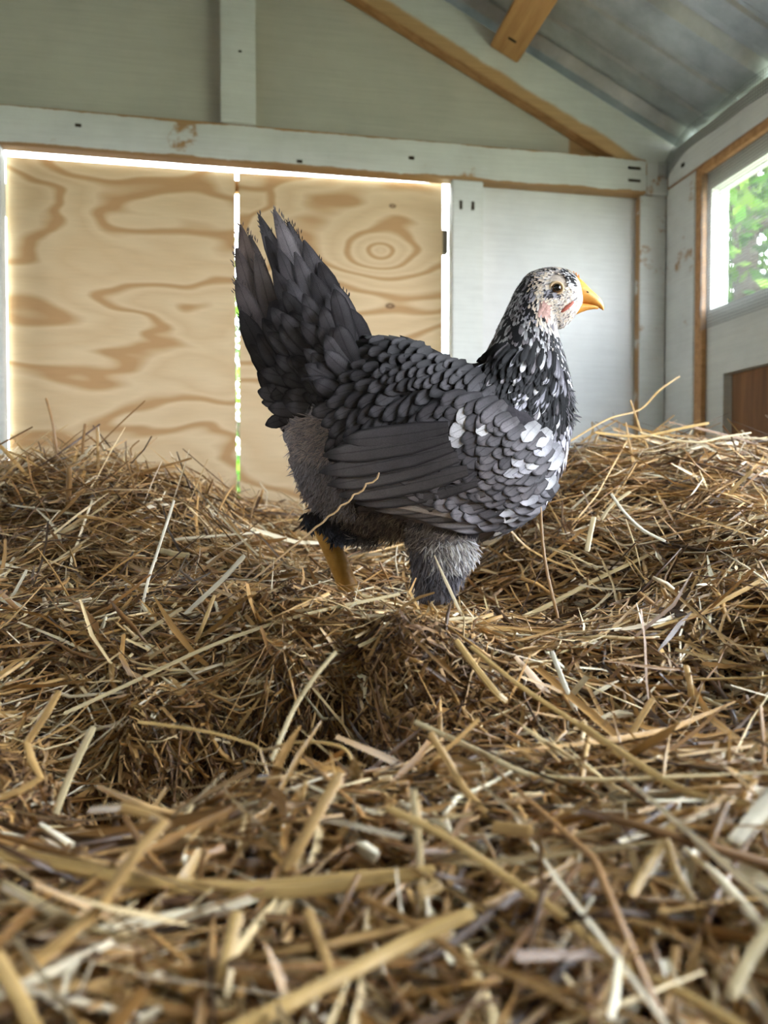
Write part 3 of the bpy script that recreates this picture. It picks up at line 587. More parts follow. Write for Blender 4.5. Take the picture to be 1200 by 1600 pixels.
SK = [
 ([(-60,1325,.31),(110,1352,.305),(220,1378,.30),(370,1388,.30),(560,1372,.30),(640,1368,.30)], 6.5, gold, 'thick golden stalk lying across the lower left foreground', 0),
 ([(360,1395,.295),(480,1392,.292),(620,1368,.29),(680,1362,.29)], 6, gold, 'split golden stalk lying right against the end of the thick foreground one', 0),
 ([(-40,1580,.25),(60,1500,.26),(150,1425,.275),(215,1330,.29),(258,1284,.30),(238,1275,.305),(190,1262,.31),(140,1266,.32)], 4.8, tan, 'long bent stalk rising from the bottom left corner to a sharp kink', 1),
 ([(82,1282,.41),(110,1210,.42),(146,1135,.43)], 4.8, pale, 'pale stubby stalk with a white cut tip leaning against the ridge at left', 0),
 ([(92,1080,.44),(72,1115,.435),(42,1160,.43),(50,1190,.425),(64,1216,.42),(30,1236,.415),(-20,1252,.41)], 5.0, tan, 'zigzag tan stalk folded twice near the left edge', 1),
 ([(340,1625,.215),(430,1578,.225),(540,1522,.24),(640,1470,.255),(740,1425,.265)], 5.6, gold, 'broad golden blade rising to the right from the bottom centre', 0),
 ([(655,1395,.27),(690,1382,.275)], 5.2, gold, 'short broad golden cut end at the bottom centre', 0),
 ([(440,1368,.30),(480,1300,.31),(532,1208,.33)], 5.6, tan, 'wide tan blade standing askew below the hollow, dark at its tip', 0),
 ([(424,1188,.40),(458,1110,.42),(490,1060,.43),(525,1018,.44)], 2.9, pale, 'slim pale stalk standing in front of the dark flake face', 0),
 ([(215,1128,.42),(270,1135,.42),(335,1146,.415),(390,1162,.41),(412,1172,.405),(450,1162,.40),(500,1160,.395),(538,1170,.39),(552,1192,.385)], 2.2, gold, 'thin curving stem crossing the dark face of the flake', 0),
 ([(405,1170,.405),(420,1215,.40),(432,1250,.395)], 1.6, tan, 'thin twig hanging from the curving stem in the dark hollow', 0),
 ([(272,782,.74),(250,850,.72),(228,920,.70),(214,1000,.68)], 2.6, wht, 'long white straw standing upright left of the hen', 0),
 ([(382,868,.60),(345,908,.60),(305,945,.60),(262,988,.60)], 4.5, wht, 'flat white straw leaning to the right on the ridge left of the hen', 0),
 ([(285,950,.60),(230,985,.60),(190,1012,.60)], 3.5, pale, 'second pale straw lying lower beside the flat white one', 0),
 ([(335,930,.56),(318,975,.55),(305,1003,.55)], 3.2, gold, 'short golden straw standing crossways below the flat white one', 0),
 ([(72,622,1.0),(82,660,1.0),(88,700,1.0),(94,760,1.0)], 3.6, brn, 'dark brown straw standing highest on the left mound', 0),
 ([(227,626,1.0),(190,660,1.0),(150,700,1.0),(112,742,1.0)], 2.4, brn, 'thin straight straw pointing up right from the left mound', 0),
 ([(300,716,.97),(250,730,.97),(200,745,.97),(165,754,.97)], 3.8, brn, 'brown straw pointing right from the top of the left mound', 0),
 ([(133,662,1.0),(130,690,1.0),(128,722,1.0)], 4.0, brn, 'short thick straw upright on the left mound, leftmost of a pair', 0),
 ([(152,668,1.0),(153,700,1.0),(153,735,1.0)], 4.6, tan, 'short thick straw upright on the left mound, rightmost of a pair', 0),
 ([(218,688,1.02),(205,700,1.02),(206,712,1.02)], 2.4, brn, 'tiny hooked straw bit sticking up above the left mound', 0),
 ([(0,696,.95),(22,720,.95),(48,750,.95)], 5.5, tan, 'broad straw slanting down at the left edge against the door', 0),
 ([(0,700,.97),(35,715,.97),(75,738,.97)], 3.6, tan, 'thin straw slanting down at the left edge, above the broad one', 0),
 ([(108,730,.93),(107,780,.93),(104,832,.93)], 7.0, brn, 'thick brown stub standing in the face of the left mound', 0),
 ([(-8,930,.72),(18,942,.71),(40,955,.70)], 6.5, wht, 'white cut straw end at the left edge', 0),
 ([(42,890,.74),(20,930,.73),(-8,968,.72)], 3.2, wht, 'thin white straw crossing behind the cut end at the left edge', 0),
 ([(250,860,.80),(275,866,.80),(296,868,.80)], 8, pale, 'short flat pale straw flake on the slope left of the hen', 0),
 ([(1062,588,1.15),(1030,610,1.12),(1000,640,1.1),(950,655,1.08),(890,690,1.05)], 3.4, gold, 'thin arched stalk reaching up to the corner post', 0),
 ([(1108,661,1.0),(1060,670,1.0),(1000,682,1.0),(930,676,1.0)], 5.0, gold, 'straight golden straw pointing right above the right mound', 0),
 ([(1174,676,.96),(1130,683,.96),(1090,691,.96),(1040,685,.97),(1000,676,.98)], 3.2, pale, 'wavy pale straw ending in a bright bulb above the right mound', 0),
 ([(985,625,1.05),(1000,670,1.04),(1012,700,1.03)], 3.0, tan, 'thin straw dropping steeply behind the right mound top', 0),
 ([(978,660,1.05),(985,700,1.04),(994,735,1.03)], 3.0, tan, 'second steep thin straw on the right mound top', 0),
 ([(955,772,.80),(975,800,.79),(1005,828,.78),(1040,846,.77)], 3.6, wht, 'bright white straw curving down the right mound', 0),
 ([(985,768,.80),(955,790,.795),(940,812,.79)], 4.0, pale, 'pale straw crossing the top of the bright white one', 0),
 ([(928,808,.79),(922,835,.78),(917,862,.77)], 6.0, pale, 'short wide pale straw below the crossing pair on the right mound', 0),
 ([(844,792,.68),(848,850,.67),(856,900,.66),(872,966,.65)], 3.2, brn, 'slim brown stem hanging down just right of the breast', 0),
 ([(790,740+80,.9),(830,860,.9),(900,890,.88),(980,905,.86)], 3.0, tan, 'long tan straw lying in the hollow behind the breast', 0),
 ([(862,1018,.50),(878,1060,.49),(900,1112,.48)], 3.8, wht, 'bright white straw kinked over the right end of the ridge', 0),
 ([(712,1000,.50),(745,1045,.49),(775,1082,.48),(792,1096,.48)], 5.2, gold, 'flat golden strip lying down the right flank of the flake', 0),
 ([(735,1010,.49),(810,1070,.47),(900,1130,.45),(960,1175,.44),(1018,1226,.42)], 3.2, gold, 'long thin golden straw running down from the ridge to lower right', 0),
 ([(648,1128,.44),(740,1170,.42),(800,1200,.41),(905,1240,.40)], 3.6, pale, 'long pale straw running down right below the long golden one', 0),
 ([(672,1145,.41),(700,1190,.40),(725,1232,.39),(778,1292,.37)], 4.4, tan, 'tan straw bending down steeply in the middle of the bedding', 0),
 ([(770,1292,.37),(800,1296,.365),(832,1300,.36)], 7.0, tan, 'broken curled tan flake at the foot of the steep tan straw', 0),
 ([(905,1130,.45),(1000,1195,.42),(1080,1240,.40),(1172,1256,.38)], 4.0, gold, 'golden straw slanting towards the right edge above the white strip', 0),
 ([(1218,1232,.34),(1180,1278,.33),(1148,1320,.32)], 8.5, wht, 'wide bright white strip at the right edge', 0),
 ([(605,1262,.33),(700,1310,.32),(790,1370,.31),(870,1425,.29),(960,1500,.27),(1080,1560,.25),(1190,1625,.235)], 3.8, gold, 'long thin stalk running diagonally to the bottom right corner', 0),
 ([(1210,1440,.28),(1170,1500,.27),(1140,1560,.26)], 4.4, pale, 'pale straw standing steeply near the bottom right corner', 0),
 ([(560,1010,.52),(620,985,.53),(700,968,.545),(738,966,.55)], 3.0, pale, 'pale straw lying along the crest of the flake', 0),
 ([(100,1115,.50),(220,1060,.52),(340,1005,.53),(470,962,.54),(625,928,.56)], 3.2, pale, 'long pale straw following the crest line up to the hen leg', 0),
 ([(640,945,.60),(720,968,.58),(800,1000,.56)], 2.6, brn, 'brown straw sloping down right below the feathered leg', 0),
 ([(1072,1040,.50),(1078,1070,.49),(1080,1098,.49)], 4.4, tan, 'short tan stub upright on the bedding at right', 0),
 ([(1020,1092,.46),(1002,1120,.455),(985,1150,.45)], 4.4, tan, 'short tapering tan splinter upright right of the flake', 0),
 ([(480,1420,.27),(510,1500,.255),(540,1600,.235)], 3.8, tan, 'tan straw running straight down at the bottom centre', 0),
 ([(372,1425,.28),(352,1500,.265),(345,1545,.26)], 5.0, gold, 'upright broad yellow straw with a white end at bottom left of centre', 0),
 ([(-10,1490,.24),(30,1560,.235),(60,1620,.23)], 5.0, gold, 'blurred yellow stub in the bottom left corner', 0),
 ([(1050,1290,.36),(1020,1340,.35),(985,1400,.33)], 4.2, gold, 'tall yellow straw leaning left in the right foreground', 0),
 ([(1040,1310,.35),(1060,1370,.34),(1090,1420,.33),(1096,1460,.32)], 3.4, gold, 'sinuous yellow straw beside the tall leaning one', 0),
 ([(650,1250,.36),(652,1310,.35),(648,1390,.34)], 4.2, tan, 'wide grey-tan stub upright in the middle foreground', 0),
 ([(560,1400,.28),(640,1440,.27),(720,1500,.255),(760,1580,.24)], 3.0, brn, 'brown straw curving down right in the bottom foreground', 0)]
for pix, w, col, lab, kk in SK: stalk(pix, w, col, lab, kinked=bool(kk))
# seed head of the curving stem, and the crinkled twig across the hen
def spike(name, pix, w, col, label, grain=10):
    root_p = P(*pix[len(pix)//2]); r_ = empty(name, root_p); tag(r_, label, 'straw')
    line = smooth_line([np.array(tuple(P(*p))) for p in pix], 6); vv, ff = tube_pts([tuple(p-np.array(root_p)) for p in line], w/2000, 6)
    mesh('stem', vv, ff, m_straw, r_, True, uvs=[(i*.001, .5) for i in range(len(vv))], cols=[tuple(lin(col))+(.3,)]*len(vv))
    return r_, line, np.array(root_p)
r_, line, o_p = spike('seed_head', [(550,1190,.385),(560,1212,.382),(575,1232,.378),(590,1258,.375),(598,1290,.372)], 1.8, tan, 'curled husky seed head drooping at the end of the curving stem')
v = []; f = []
for i in range(70):
    p = line[random.randrange(len(line))]-o_p; d = np.array([random.gauss(0, 1), random.gauss(0, .6), random.gauss(-.3, 1)]); d /= np.linalg.norm(d)
    s_ = np.cross(d, [0.3, .8, .1]); s_ /= np.linalg.norm(s_); L = random.uniform(.004, .009); k = len(v)
    v += [p, p+d*L*.5+s_*.0013, p+d*L, p+d*L*.5-s_*.0013, p+d*L*.5+np.cross(s_, d)*.0009]; f += [[k, k+1, k+4], [k+1, k+2, k+4], [k+2, k+3, k+4], [k+3, k, k+4]]
tag(mesh('husks', v, f, m_straw, r_, uvs=[(random.random(), .5)]*len(v), cols=[tuple(lin((206, 178, 130)))+(random.random(),) for _ in v]), kind='stuff')
pts = []
for i in range(46):
    t = i/45; x = 400+t*195; y = 902-162*t - 18*math.sin(math.pi*t)*0; a = 3.2*max(0, (t-.35)/.65)
    pts.append((x+a*math.sin(i*1.35), y+a*math.cos(i*1.35), .60+.02*t))
stalk([(400-20, 915, .60)]+pts, 1.9, (206, 172, 128), 'crinkled dry grass twig crossing in front of the yellow leg', 'dry_twig', kinked=True, flat=.8)
#HEN
# ------------------------------------------------------------------ the hen
HD = .72; hs = HD/1200; HZ = P(620, 955, HD)
hen = empty('hen', HZ, -YAW); tag(hen, 'young slate-grey speckled hen with yellow beak standing on the straw', 'chicken')
def L3(px, py, y=0.):
    k = (HD+y)/HD; return Vector(((px-600)*k*hs-20*hs, y, (770-py)*k*hs+185*hs))
def topx(v): k = HD/(HD+v.y); return 600+(v.x+20*hs)/hs*k, 770-(v.z-185*hs)/hs*k
#        back point      front point   half width
SEC = [((447,652),(452,690),8), ((462,622),(462,735),36), ((490,585),(482,778),62), ((535,553),(515,808),80), ((590,531),(568,832),94), ((645,537),(645,842),101),
       ((698,560),(735,846),103), ((731,571),(800,826),98), ((750,566),(848,785),88), ((763,546),(876,725),72), ((776,520),(889,662),56), ((788,493),(888,608),44),
       ((800,468),(877,562),37), ((811,448),(868,528),33), ((825,433),(868,516),32), ((845,426),(880,510),31), ((866,425),(892,500),29), ((885,430),(901,489),24), ((897,438),(906,480),15), ((903,448),(907,472),5)]
SA = np.array([[*a, *b, c] for a, b, c in SEC], dtype=float)
def sec(u):
    u = min(max(u, 0), len(SA)-1-1e-6); i = int(u); t = u-i
    p0 = SA[max(i-1, 0)]; p1 = SA[i]; p2 = SA[i+1]; p3 = SA[min(i+2, len(SA)-1)]
    return .5*((2*p1)+(-p0+p2)*t+(2*p0-5*p1+4*p2-p3)*t*t+(-p0+3*p1-3*p2+p3)*t**3)
def bp(u, th):
    s_ = sec(u); T = np.array([s_[0], s_[1]]); B = np.array([s_[2], s_[3]]); C = (T+B)/2; A = (T-B)/2
    c = math.cos(th); sn = math.sin(th); e = .88; cc = math.copysign(abs(c)**e, c); ss = math.copysign(abs(sn)**e, sn)
    nrm = (abs(cc)**2.25+abs(ss)**2.25)**(1/2.25); cc /= nrm; ss /= nrm
    q = C+A*cc; v = L3(q[0], q[1], 0); v.y = s_[4]*hs*ss
    return v
NU, NT = 116, 48
bv_ = []; bf_ = []
for i in range(NU+1):
    u = i/NU*(len(SA)-1)
    for j in range(NT): bv_.append(bp(u, 2*math.pi*j/NT))
for i in range(NU):
    for j in range(NT): bf_.append([i*NT+j, i*NT+(j+1) % NT, (i+1)*NT+(j+1) % NT, (i+1)*NT+j])
bf_.append(list(range(NT))[::-1]); bf_.append([NU*NT+j for j in range(NT)])
def add_loft(V, F, rings, n=20):
    k0 = len(V)
    for c, ax, rx, ry in rings:      # centre, axis, radii in two directions
        ax = Vector(ax).normalized(); s_ = ax.cross(Vector((0, 1, 0))).normalized(); t_ = Vector((0, 1, 0))
        t_ = (t_-ax*t_.dot(ax)).normalized()
        for k in range(n): a = 2*math.pi*k/n; V.append(Vector(c)+s_*math.cos(a)*rx+t_*math.sin(a)*ry)
    for i in range(len(rings)-1):
        for k in range(n): F.append([k0+i*n+k, k0+i*n+(k+1) % n, k0+(i+1)*n+(k+1) % n, k0+(i+1)*n+k])
    F.append([k0+k for k in range(n)][::-1]); F.append([k0+(len(rings)-1)*n+k for k in range(n)])
# thighs: near one feathered down to the hock, far one ending in a dark hock behind
near = [(L3(690,770,-.030), (0.05,0,1), .036, .026), (L3(693,820,-.034), (.03,0,1), .034, .024), (L3(692,860,-.036), (.05,0,1), .028, .021), (L3(684,900,-.036), (.12,0,1), .022, .018), (L3(676,932,-.036), (.1,0,1), .016, .014), (L3(674,945,-.036), (0,0,1), .009, .009)]
far = [(L3(600,790,.035), (.9,0,.3), .032, .026), (L3(560,808,.036), (1,0,.1), .026, .022), (L3(525,812,.036), (.9,0,.15), .019, .017), (L3(503,812,.036), (.5,0,.6), .014, .013), (L3(497,818,.036), (.0,0,1), .009, .009)]
add_loft(bv_, bf_, near); add_loft(bv_, bf_, far)
bvh = BVHTree.FromPolygons([tuple(v) for v in bv_], bf_)
def hit(px, py):
    """first body point under a pixel, from the near side"""
    y = -.06
    for _ in range(3):
        v = L3(px, py, y); h = bvh.ray_cast(Vector((v.x, -.4, v.z)), Vector((0, 1, 0)))
        if h[0] is None: return None, None
        y = h[0].y
    n = h[1]; n = -n if n.y > 0 else n
    return h[0], n
# ---- colour
slate = lin((88, 85, 90)); slate_d = lin((56, 53, 57)); slate_l = lin((124, 119, 124)); blk = lin((24, 24, 28)); whi = lin((214, 213, 216)); lgt = lin((160, 158, 168)); fluff = lin((138, 130, 132)); cream = lin((222, 208, 190))
def mixc(a, b, t): return tuple(x*(1-t)+y*t for x, y in zip(a, b))
mf = M('feather', .6, .22); at = mf.n('Attribute', _attribute_name='Col'); uv = mf.n('UVMap'); s_ = mf.n('SeparateXYZ'); mf.l(uv.outputs[0], s_.inputs[0])
va = mf.math('ABSOLUTE', mf.math('SUBTRACT', mf.math('MULTIPLY', s_.outputs[1], 2.0), 1.0)); tt = s_.outputs[0]
ed = mf.math('MAXIMUM', va, mf.math('POWER', tt, 2.0))
lace = mf.math('MULTIPLY', mf.ramp(ed, [(.72, 0.0), (.93, 1.0)]), at.outputs['Alpha'])
shaft = mf.math('MULTIPLY', mf.ramp(va, [(.03, 1.0), (.10, 0.0)]), .45)
bar = mf.math('SINE', mf.math('MULTIPLY', mf.math('ADD', tt, mf.math('MULTIPLY', va, -.22)), 210.0))
oc = mf.noise(mf.coord('Object'), 900, 2, .6); ob = mf.noise(mf.coord('Object'), 70, 3, .6)
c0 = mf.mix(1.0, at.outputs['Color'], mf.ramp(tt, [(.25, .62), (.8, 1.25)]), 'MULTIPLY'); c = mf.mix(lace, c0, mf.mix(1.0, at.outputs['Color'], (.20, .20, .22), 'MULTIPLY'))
c = mf.mix(shaft, c, mf.mix(1.0, at.outputs['Color'], (.25, .25, .28), 'MULTIPLY'))
c = mf.mix(.35, c, mf.ramp(oc, [(.3, .55), (.7, 1.2)]), 'MULTIPLY'); c = mf.mix(.5, c, mf.ramp(ob, [(.3, .75), (.7, 1.2)]), 'MULTIPLY')
c = mf.mix(.25, c, mf.ramp(mf.math('ADD', mf.math('MULTIPLY', bar, .5), .5), [(0, .65), (1, 1.1)]), 'MULTIPLY')
mf.col(c); mf.bump(bar, .25, .0003); mf.b.inputs['Sheen Weight'].default_value = .05; mf.b.inputs['Sheen Roughness'].default_value = .5
m_feather = mf.m
mbd = M('down', .9, .1); n = mbd.noise(mbd.coord('Object'), 260, 3, .6); at = mbd.n('Attribute', _attribute_name='Col')
mbd.col(mbd.mix(.6, at.outputs['Color'], mbd.ramp(n, [(.3, .5), (.7, 1.15)]), 'MULTIPLY')); mbd.bump(n, .5, .001); m_down = mbd.m
m_skin = plain('leg_skin', (206, 152, 62), .5, .4)
mk = M('scaled_skin', .45, .4); n = mk.n('TexVoronoi'); mk.l(mk.coord('Object', (1, 1, 1.6)), n.inputs['Vector']); n.inputs['Scale'].default_value = 260
n2 = mk.noise(mk.coord('Object'), 60, 3, .6)
mk.col(mk.mix(.5, mk.ramp(n2, [(.3, lin((172, 122, 44))), (.7, lin((204, 156, 76)))]), mk.ramp(n.outputs['Distance'], [(0, 1.0), (.8, .8)]), 'MULTIPLY')); mk.bump(n.outputs['Distance'], .4, .0008); m_shank = mk.m
mk = M('beak_horn', .38, .45); n2 = mk.noise(mk.coord('Object', (1, 1, 2)), 120, 3, .6); mk.col(mk.ramp(n2, [(.3, lin((214, 144, 58))), (.7, lin((236, 174, 88)))])); mk.bump(n2, .1, .0005); m_beak = mk.m
m_comb = plain('comb_skin', (232, 160, 96), .5, .3); m_red = plain('wattle_skin', (176, 100, 84), .6, .3); m_eyelid = plain('eyelid_skin', (206, 180, 142), .6, .3)
m_iris = plain('iris', (92, 62, 34), .12, .6); m_pupil = plain('pupil', (6, 5, 5), .03, .8); m_claw = plain('claw', (120, 92, 62), .5)
# body: one skin, remeshed over torso, neck, head and thighs
o = mesh('body', bv_, bf_, m_down, hen, True)
md = o.modifiers.new('r', 'REMESH'); md.mode = 'VOXEL'; md.voxel_size = .0028; md.use_smooth_shade = True
dg = bpy.context.evaluated_depsgraph_get(); me2 = bpy.data.meshes.new_from_object(o.evaluated_get(dg)); o.modifiers.clear(); o.data = me2; me2.name = 'body'
co = np.empty(len(me2.vertices)*3, dtype=np.float32); me2.vertices.foreach_get('co', co); co = co.reshape(-1, 3)
bc = np.ones((len(co), 4), dtype=np.float32)
PXC = 600+(co[:, 0]+20*hs)/hs; PYC = 770-(co[:, 2]-185*hs)/hs
bc[:, :3] = slate_d; face = (PYC < 520) & (PXC > 828); bc[face, :3] = lin((204, 192, 180)); vent = (PXC < 545) & (PYC > 640); bc[vent, :3] = fluff; bc[(PYC > 800) & (PXC > 560) & (PXC < 700), :3] = lin((96, 86, 82))
neck_ = (PYC < 650) & (PXC > 740) & ~face; bc[neck_, :3] = blk; bc[(PYC > 650) & (PXC > 830), :3] = lgt
me2.color_attributes.new('Col', 'FLOAT_COLOR', 'POINT').data.foreach_set('color', bc.ravel()); me2.materials.clear(); me2.materials.append(m_down)
for p in me2.polygons: p.use_smooth = True
# ---- feather builders
class FB:
    def __init__(s): s.v = []; s.f = []; s.u = []; s.c = []
    def grid(s, rows, col, lace):
        k0 = len(s.v); n = len(rows[0][1])
        for t, r in rows:
            for j, p in enumerate(r): s.v.append(tuple(p)); s.u.append((t, j/(n-1))); s.c.append(tuple(col)+(lace,))
        for i in range(len(rows)-1):
            for j in range(n-1): s.f.append([k0+i*n+j, k0+i*n+j+1, k0+(i+1)*n+j+1, k0+(i+1)*n+j])
    def simple(s, p, d, nrm, L, Wd, col, lace=1., lift=.12, curl=.0, tip=0.5, cup=.10):
        """a short feather lying along d on a surface with normal nrm"""
        d = Vector(d); d.normalize(); nrm = Vector(nrm); sd = nrm.cross(d).normalized(); nrm = d.cross(sd); p = Vector(p)
        rows = []
        for t, w in ((0, .45), (.3, .85), (.6, 1.0), (.82, .86 if tip > .3 else .5), (.94, .55 if tip > .3 else .25), (1.0, .14)):
            c = p+d*L*t+nrm*(L*lift*t-curl*L*t*t); rows.append((t, [c-sd*Wd*.5*w-nrm*cup*Wd*.5*w, c+nrm*0, c+sd*Wd*.5*w-nrm*cup*Wd*.5*w]))
        s.grid(rows, col, lace)
    def build(s, name, parent, mat=None, kind=None, mirror=False):
        if mirror:
            n = len(s.v); s.v += [(x, -y, z) for x, y, z in s.v]; s.f += [[q+n for q in f][::-1] for f in s.f]; s.u += s.u; s.c += s.c
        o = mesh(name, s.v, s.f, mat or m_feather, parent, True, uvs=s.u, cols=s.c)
        if kind: o['kind'] = kind
        return o
# ---- body feathers laid in rows over the whole skin
def jc(c, a=.1): q = random.uniform(1-a, 1+a); return tuple(x*q for x in c)
def region(px, py):
    r = random.random
    if px > 812+max(0, (490-py))*.25 and py < 512+(px-835)*.45 and py < 540:          # face
        q = r(); edge = (px-(826+max(0, 470-py)*.35))/14
        if py < 436 and px < 872: return (blk if q < .42 else slate if q < .55 else mixc(whi, cream, r())), 0
        if edge < 1 and q > .35+.6*edge: return (blk if r() < .55 else lgt), 0
        if py > 462 and py < 476 and 846 < px < 872: return (slate_d if q < .5 else lgt), 0
        if (px-888)**2+(py-449)**2 < 100 or (px-880)**2+(py-436)**2 < 40: return (blk if q < .65 else whi), 0
        if (px-843)**2/120+(py-490)**2/170 < 1: return lin((196, 158, 148)), 0
        if py > 505 and q < .22: return slate, 0
        return (jc(cream, .12) if q < .5 else lin((212, 206, 200)) if q < .88 else lin((128, 122, 122))), 0
    if py < 575 and px > 760:                                      # upper hackle: streaky black and white
        f = min(1, max(0, (575-py)/80)); return (lin((184, 184, 188)) if r() < .14+.24*f else (slate_l if r() < .22*f+.06 else blk)), .25
    if (px > 735 and py < 655) and (py-560)*.9 > -(px-735) and px > 748+(py-600)*.6:   # lower hackle
        return ((whi if r() < .5 else lgt) if r() < .20 else (blk if r() < .75 else slate_d)), .4
    if px > 790 and py > 640:                                      # breast
        q = r(); return (whi if q < .20 else lgt if q < .50 else slate_l if q < .8 else slate), .8 if q > .5 else .35
    if py < 600 and px > 560: return mixc(blk, slate_d, r()), 1
    if px < 545 and py > 650: return mixc(fluff, slate_l, r()), .2
    if py > 800: return mixc(lin((110, 100, 98)), slate, r()), .3
    return mixc(slate_d, slate, r()), 1
fb = {'head_feathers': FB(), 'neck_feathers': FB(), 'contour_feathers': FB()}
u = .6
while u < len(SA)-1.15:
    s_ = sec(u); s2 = sec(min(u+.01, len(SA)-1.001)); cx, cy = (s_[0]+s_[2])/2, (s_[1]+s_[3])/2
    spd = math.hypot((s2[0]+s2[2])/2-cx, (s2[1]+s2[3])/2-cy)/.01*hs
    if u > 13.3: reg, L, Wd, exp_ = 'head_feathers', .0052, .0016, .0010
    elif u > 11.2: reg, L, Wd, exp_ = 'neck_feathers', .0095, .0024, .0021
    elif u > 9.6: reg, L, Wd, exp_ = 'neck_feathers', .0125, .0038, .0030
    elif u > 8: reg, L, Wd, exp_ = 'neck_feathers', .019, .0085, .0055
    else: reg, L, Wd, exp_ = 'contour_feathers', .021, .0125, .0080
    R_ = math.hypot(s_[0]-s_[2], s_[1]-s_[3])/2*hs; rw = s_[4]*hs; circ = math.pi*(3*(R_+rw)-math.sqrt((3*R_+rw)*(R_+3*rw)))
    nn = max(6, int(circ/(Wd*.62)))
    ph = random.random()*6.28
    for k in range(nn):
        th = ph+2*math.pi*k/nn+random.uniform(-.25, .25)*2*math.pi/nn; uu = u+random.uniform(-.35, .35)*exp_/max(spd, 1e-4)
        p = bp(uu, th); e = .03; du = bp(uu+e, th)-bp(uu-e, th); dt = bp(uu, th+e)-bp(uu, th-e)
        nrm = du.cross(dt); 
        if nrm.length < 1e-12: continue
        nrm.normalize(); cen = L3((s_[0]+s_[2])/2, (s_[1]+s_[3])/2, 0)
        if nrm.dot(p-cen) < 0: nrm = -nrm
        d = (-du).normalized(); d = (d+dt.normalized()*random.uniform(-.18, .18)).normalized()
        px, py = 600+(p.x+20*hs)/hs, 770-(p.z-185*hs)/hs
        if reg == 'head_feathers' and (px-867)**2+(py-454)**2 < 15.5**2: continue
        if reg == 'head_feathers' and px > 893 and py > 440: continue
        col, lc = region(px, py); q = random.uniform(.8, 1.2)
        fb[reg].simple(p+nrm*(.0005 if reg == 'head_feathers' else .0003 if reg == 'neck_feathers' else -.0004), d, nrm, L*q, Wd*random.uniform(.85, 1.15), jc(col, .15), lc, lift=random.uniform(.04, .13), curl=.0 if reg != 'contour_feathers' else .08)
    u += exp_/max(spd, 1e-4)
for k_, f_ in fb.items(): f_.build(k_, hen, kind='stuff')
# ---- downy fluff on vent, belly, hock tufts and throat
fl = FB()
def tuft(N, fpx, L, Wd, cols, dirpx, spread=.5, ydir=-.3, both=True):
    for _ in range(N):
        px, py = fpx(); p, n = hit(px, py)
        if p is None: continue
        d = Vector((dirpx[0]+random.gauss(0, spread), ydir*.3+random.gauss(0, spread*.5), -dirpx[1]+random.gauss(0, spread))); d = d-n*d.dot(n)*.7
        col = mixc(random.choice(cols), random.choice(cols), random.random()); q = random.uniform(.6, 1.3)
        fl.simple(p-n*.0005, d, n, L*q, Wd*q, col, .15, lift=random.uniform(.05, .35), curl=random.uniform(0, .25), tip=.1)
uni = lambda a, b, c, d: (lambda: (random.uniform(a, b), random.uniform(c, d)))
def poly(pts):      # random point inside a pixel polygon
    xs = [p[0] for p in pts]; ys = [p[1] for p in pts]
    def f():
        while True:
            x = random.uniform(min(xs), max(xs)); y = random.uniform(min(ys), max(ys)); c = False; j = len(pts)-1
            for i in range(len(pts)):
                if (pts[i][1] > y) != (pts[j][1] > y) and x < (pts[j][0]-pts[i][0])*(y-pts[i][1])/(pts[j][1]-pts[i][1])+pts[i][0]: c = not c
                j = i
            if c: return x, y
    return f
tuft(3400, poly([(448,650),(545,655),(550,710),(520,720),(470,710)]), .011, .0008, [fluff, lin((172, 160, 158)), lin((120, 116, 124)), lin((190, 170, 160))], (-.7, .5), .35)
tuft(3000, poly([(452,700),(520,700),(540,760),(560,800),(500,800),(462,745)]), .011, .0011, [slate_l, fluff, slate, lin((150, 146, 154))], (-.4, .9), .3)
tuft(3800, poly([(500,780),(640,810),(760,838),(740,860),(640,856),(560,842)]), .010, .0008, [lin((92, 82, 80)), lin((126, 114, 108)), slate_d, lin((148, 136, 126))], (-.5, .8), .35)
tuft(3200, poly([(640,850),(745,845),(735,890),(705,925),(640,925)]), .011, .0010, [slate, slate_l, slate_d, lin((110, 108, 118))], (-.1, 1), .3)
tuft(1300, poly([(660,836),(742,838),(738,868),(690,880),(668,862)]), .014, .0009, [whi, lin((190, 184, 174)), fluff], (.35, .9), .3)
tuft(600, poly([(480,785),(530,800),(560,835),(520,845),(488,820)]), .009, .002, [blk, slate_d, lin((60, 62, 72))], (-.3, 1), .3)
tuft(500, poly([(850,505),(888,498),(880,560),(862,545)]), .006, .0012, [whi, cream], (-.2, 1), .3)
tuft(260, poly([(868,590),(893,600),(893,660),(880,650)]), .012, .0022, [blk, slate_d, slate], (.4, .9), .3)
fl.build('down_tufts', hen, kind='stuff', mirror=True)
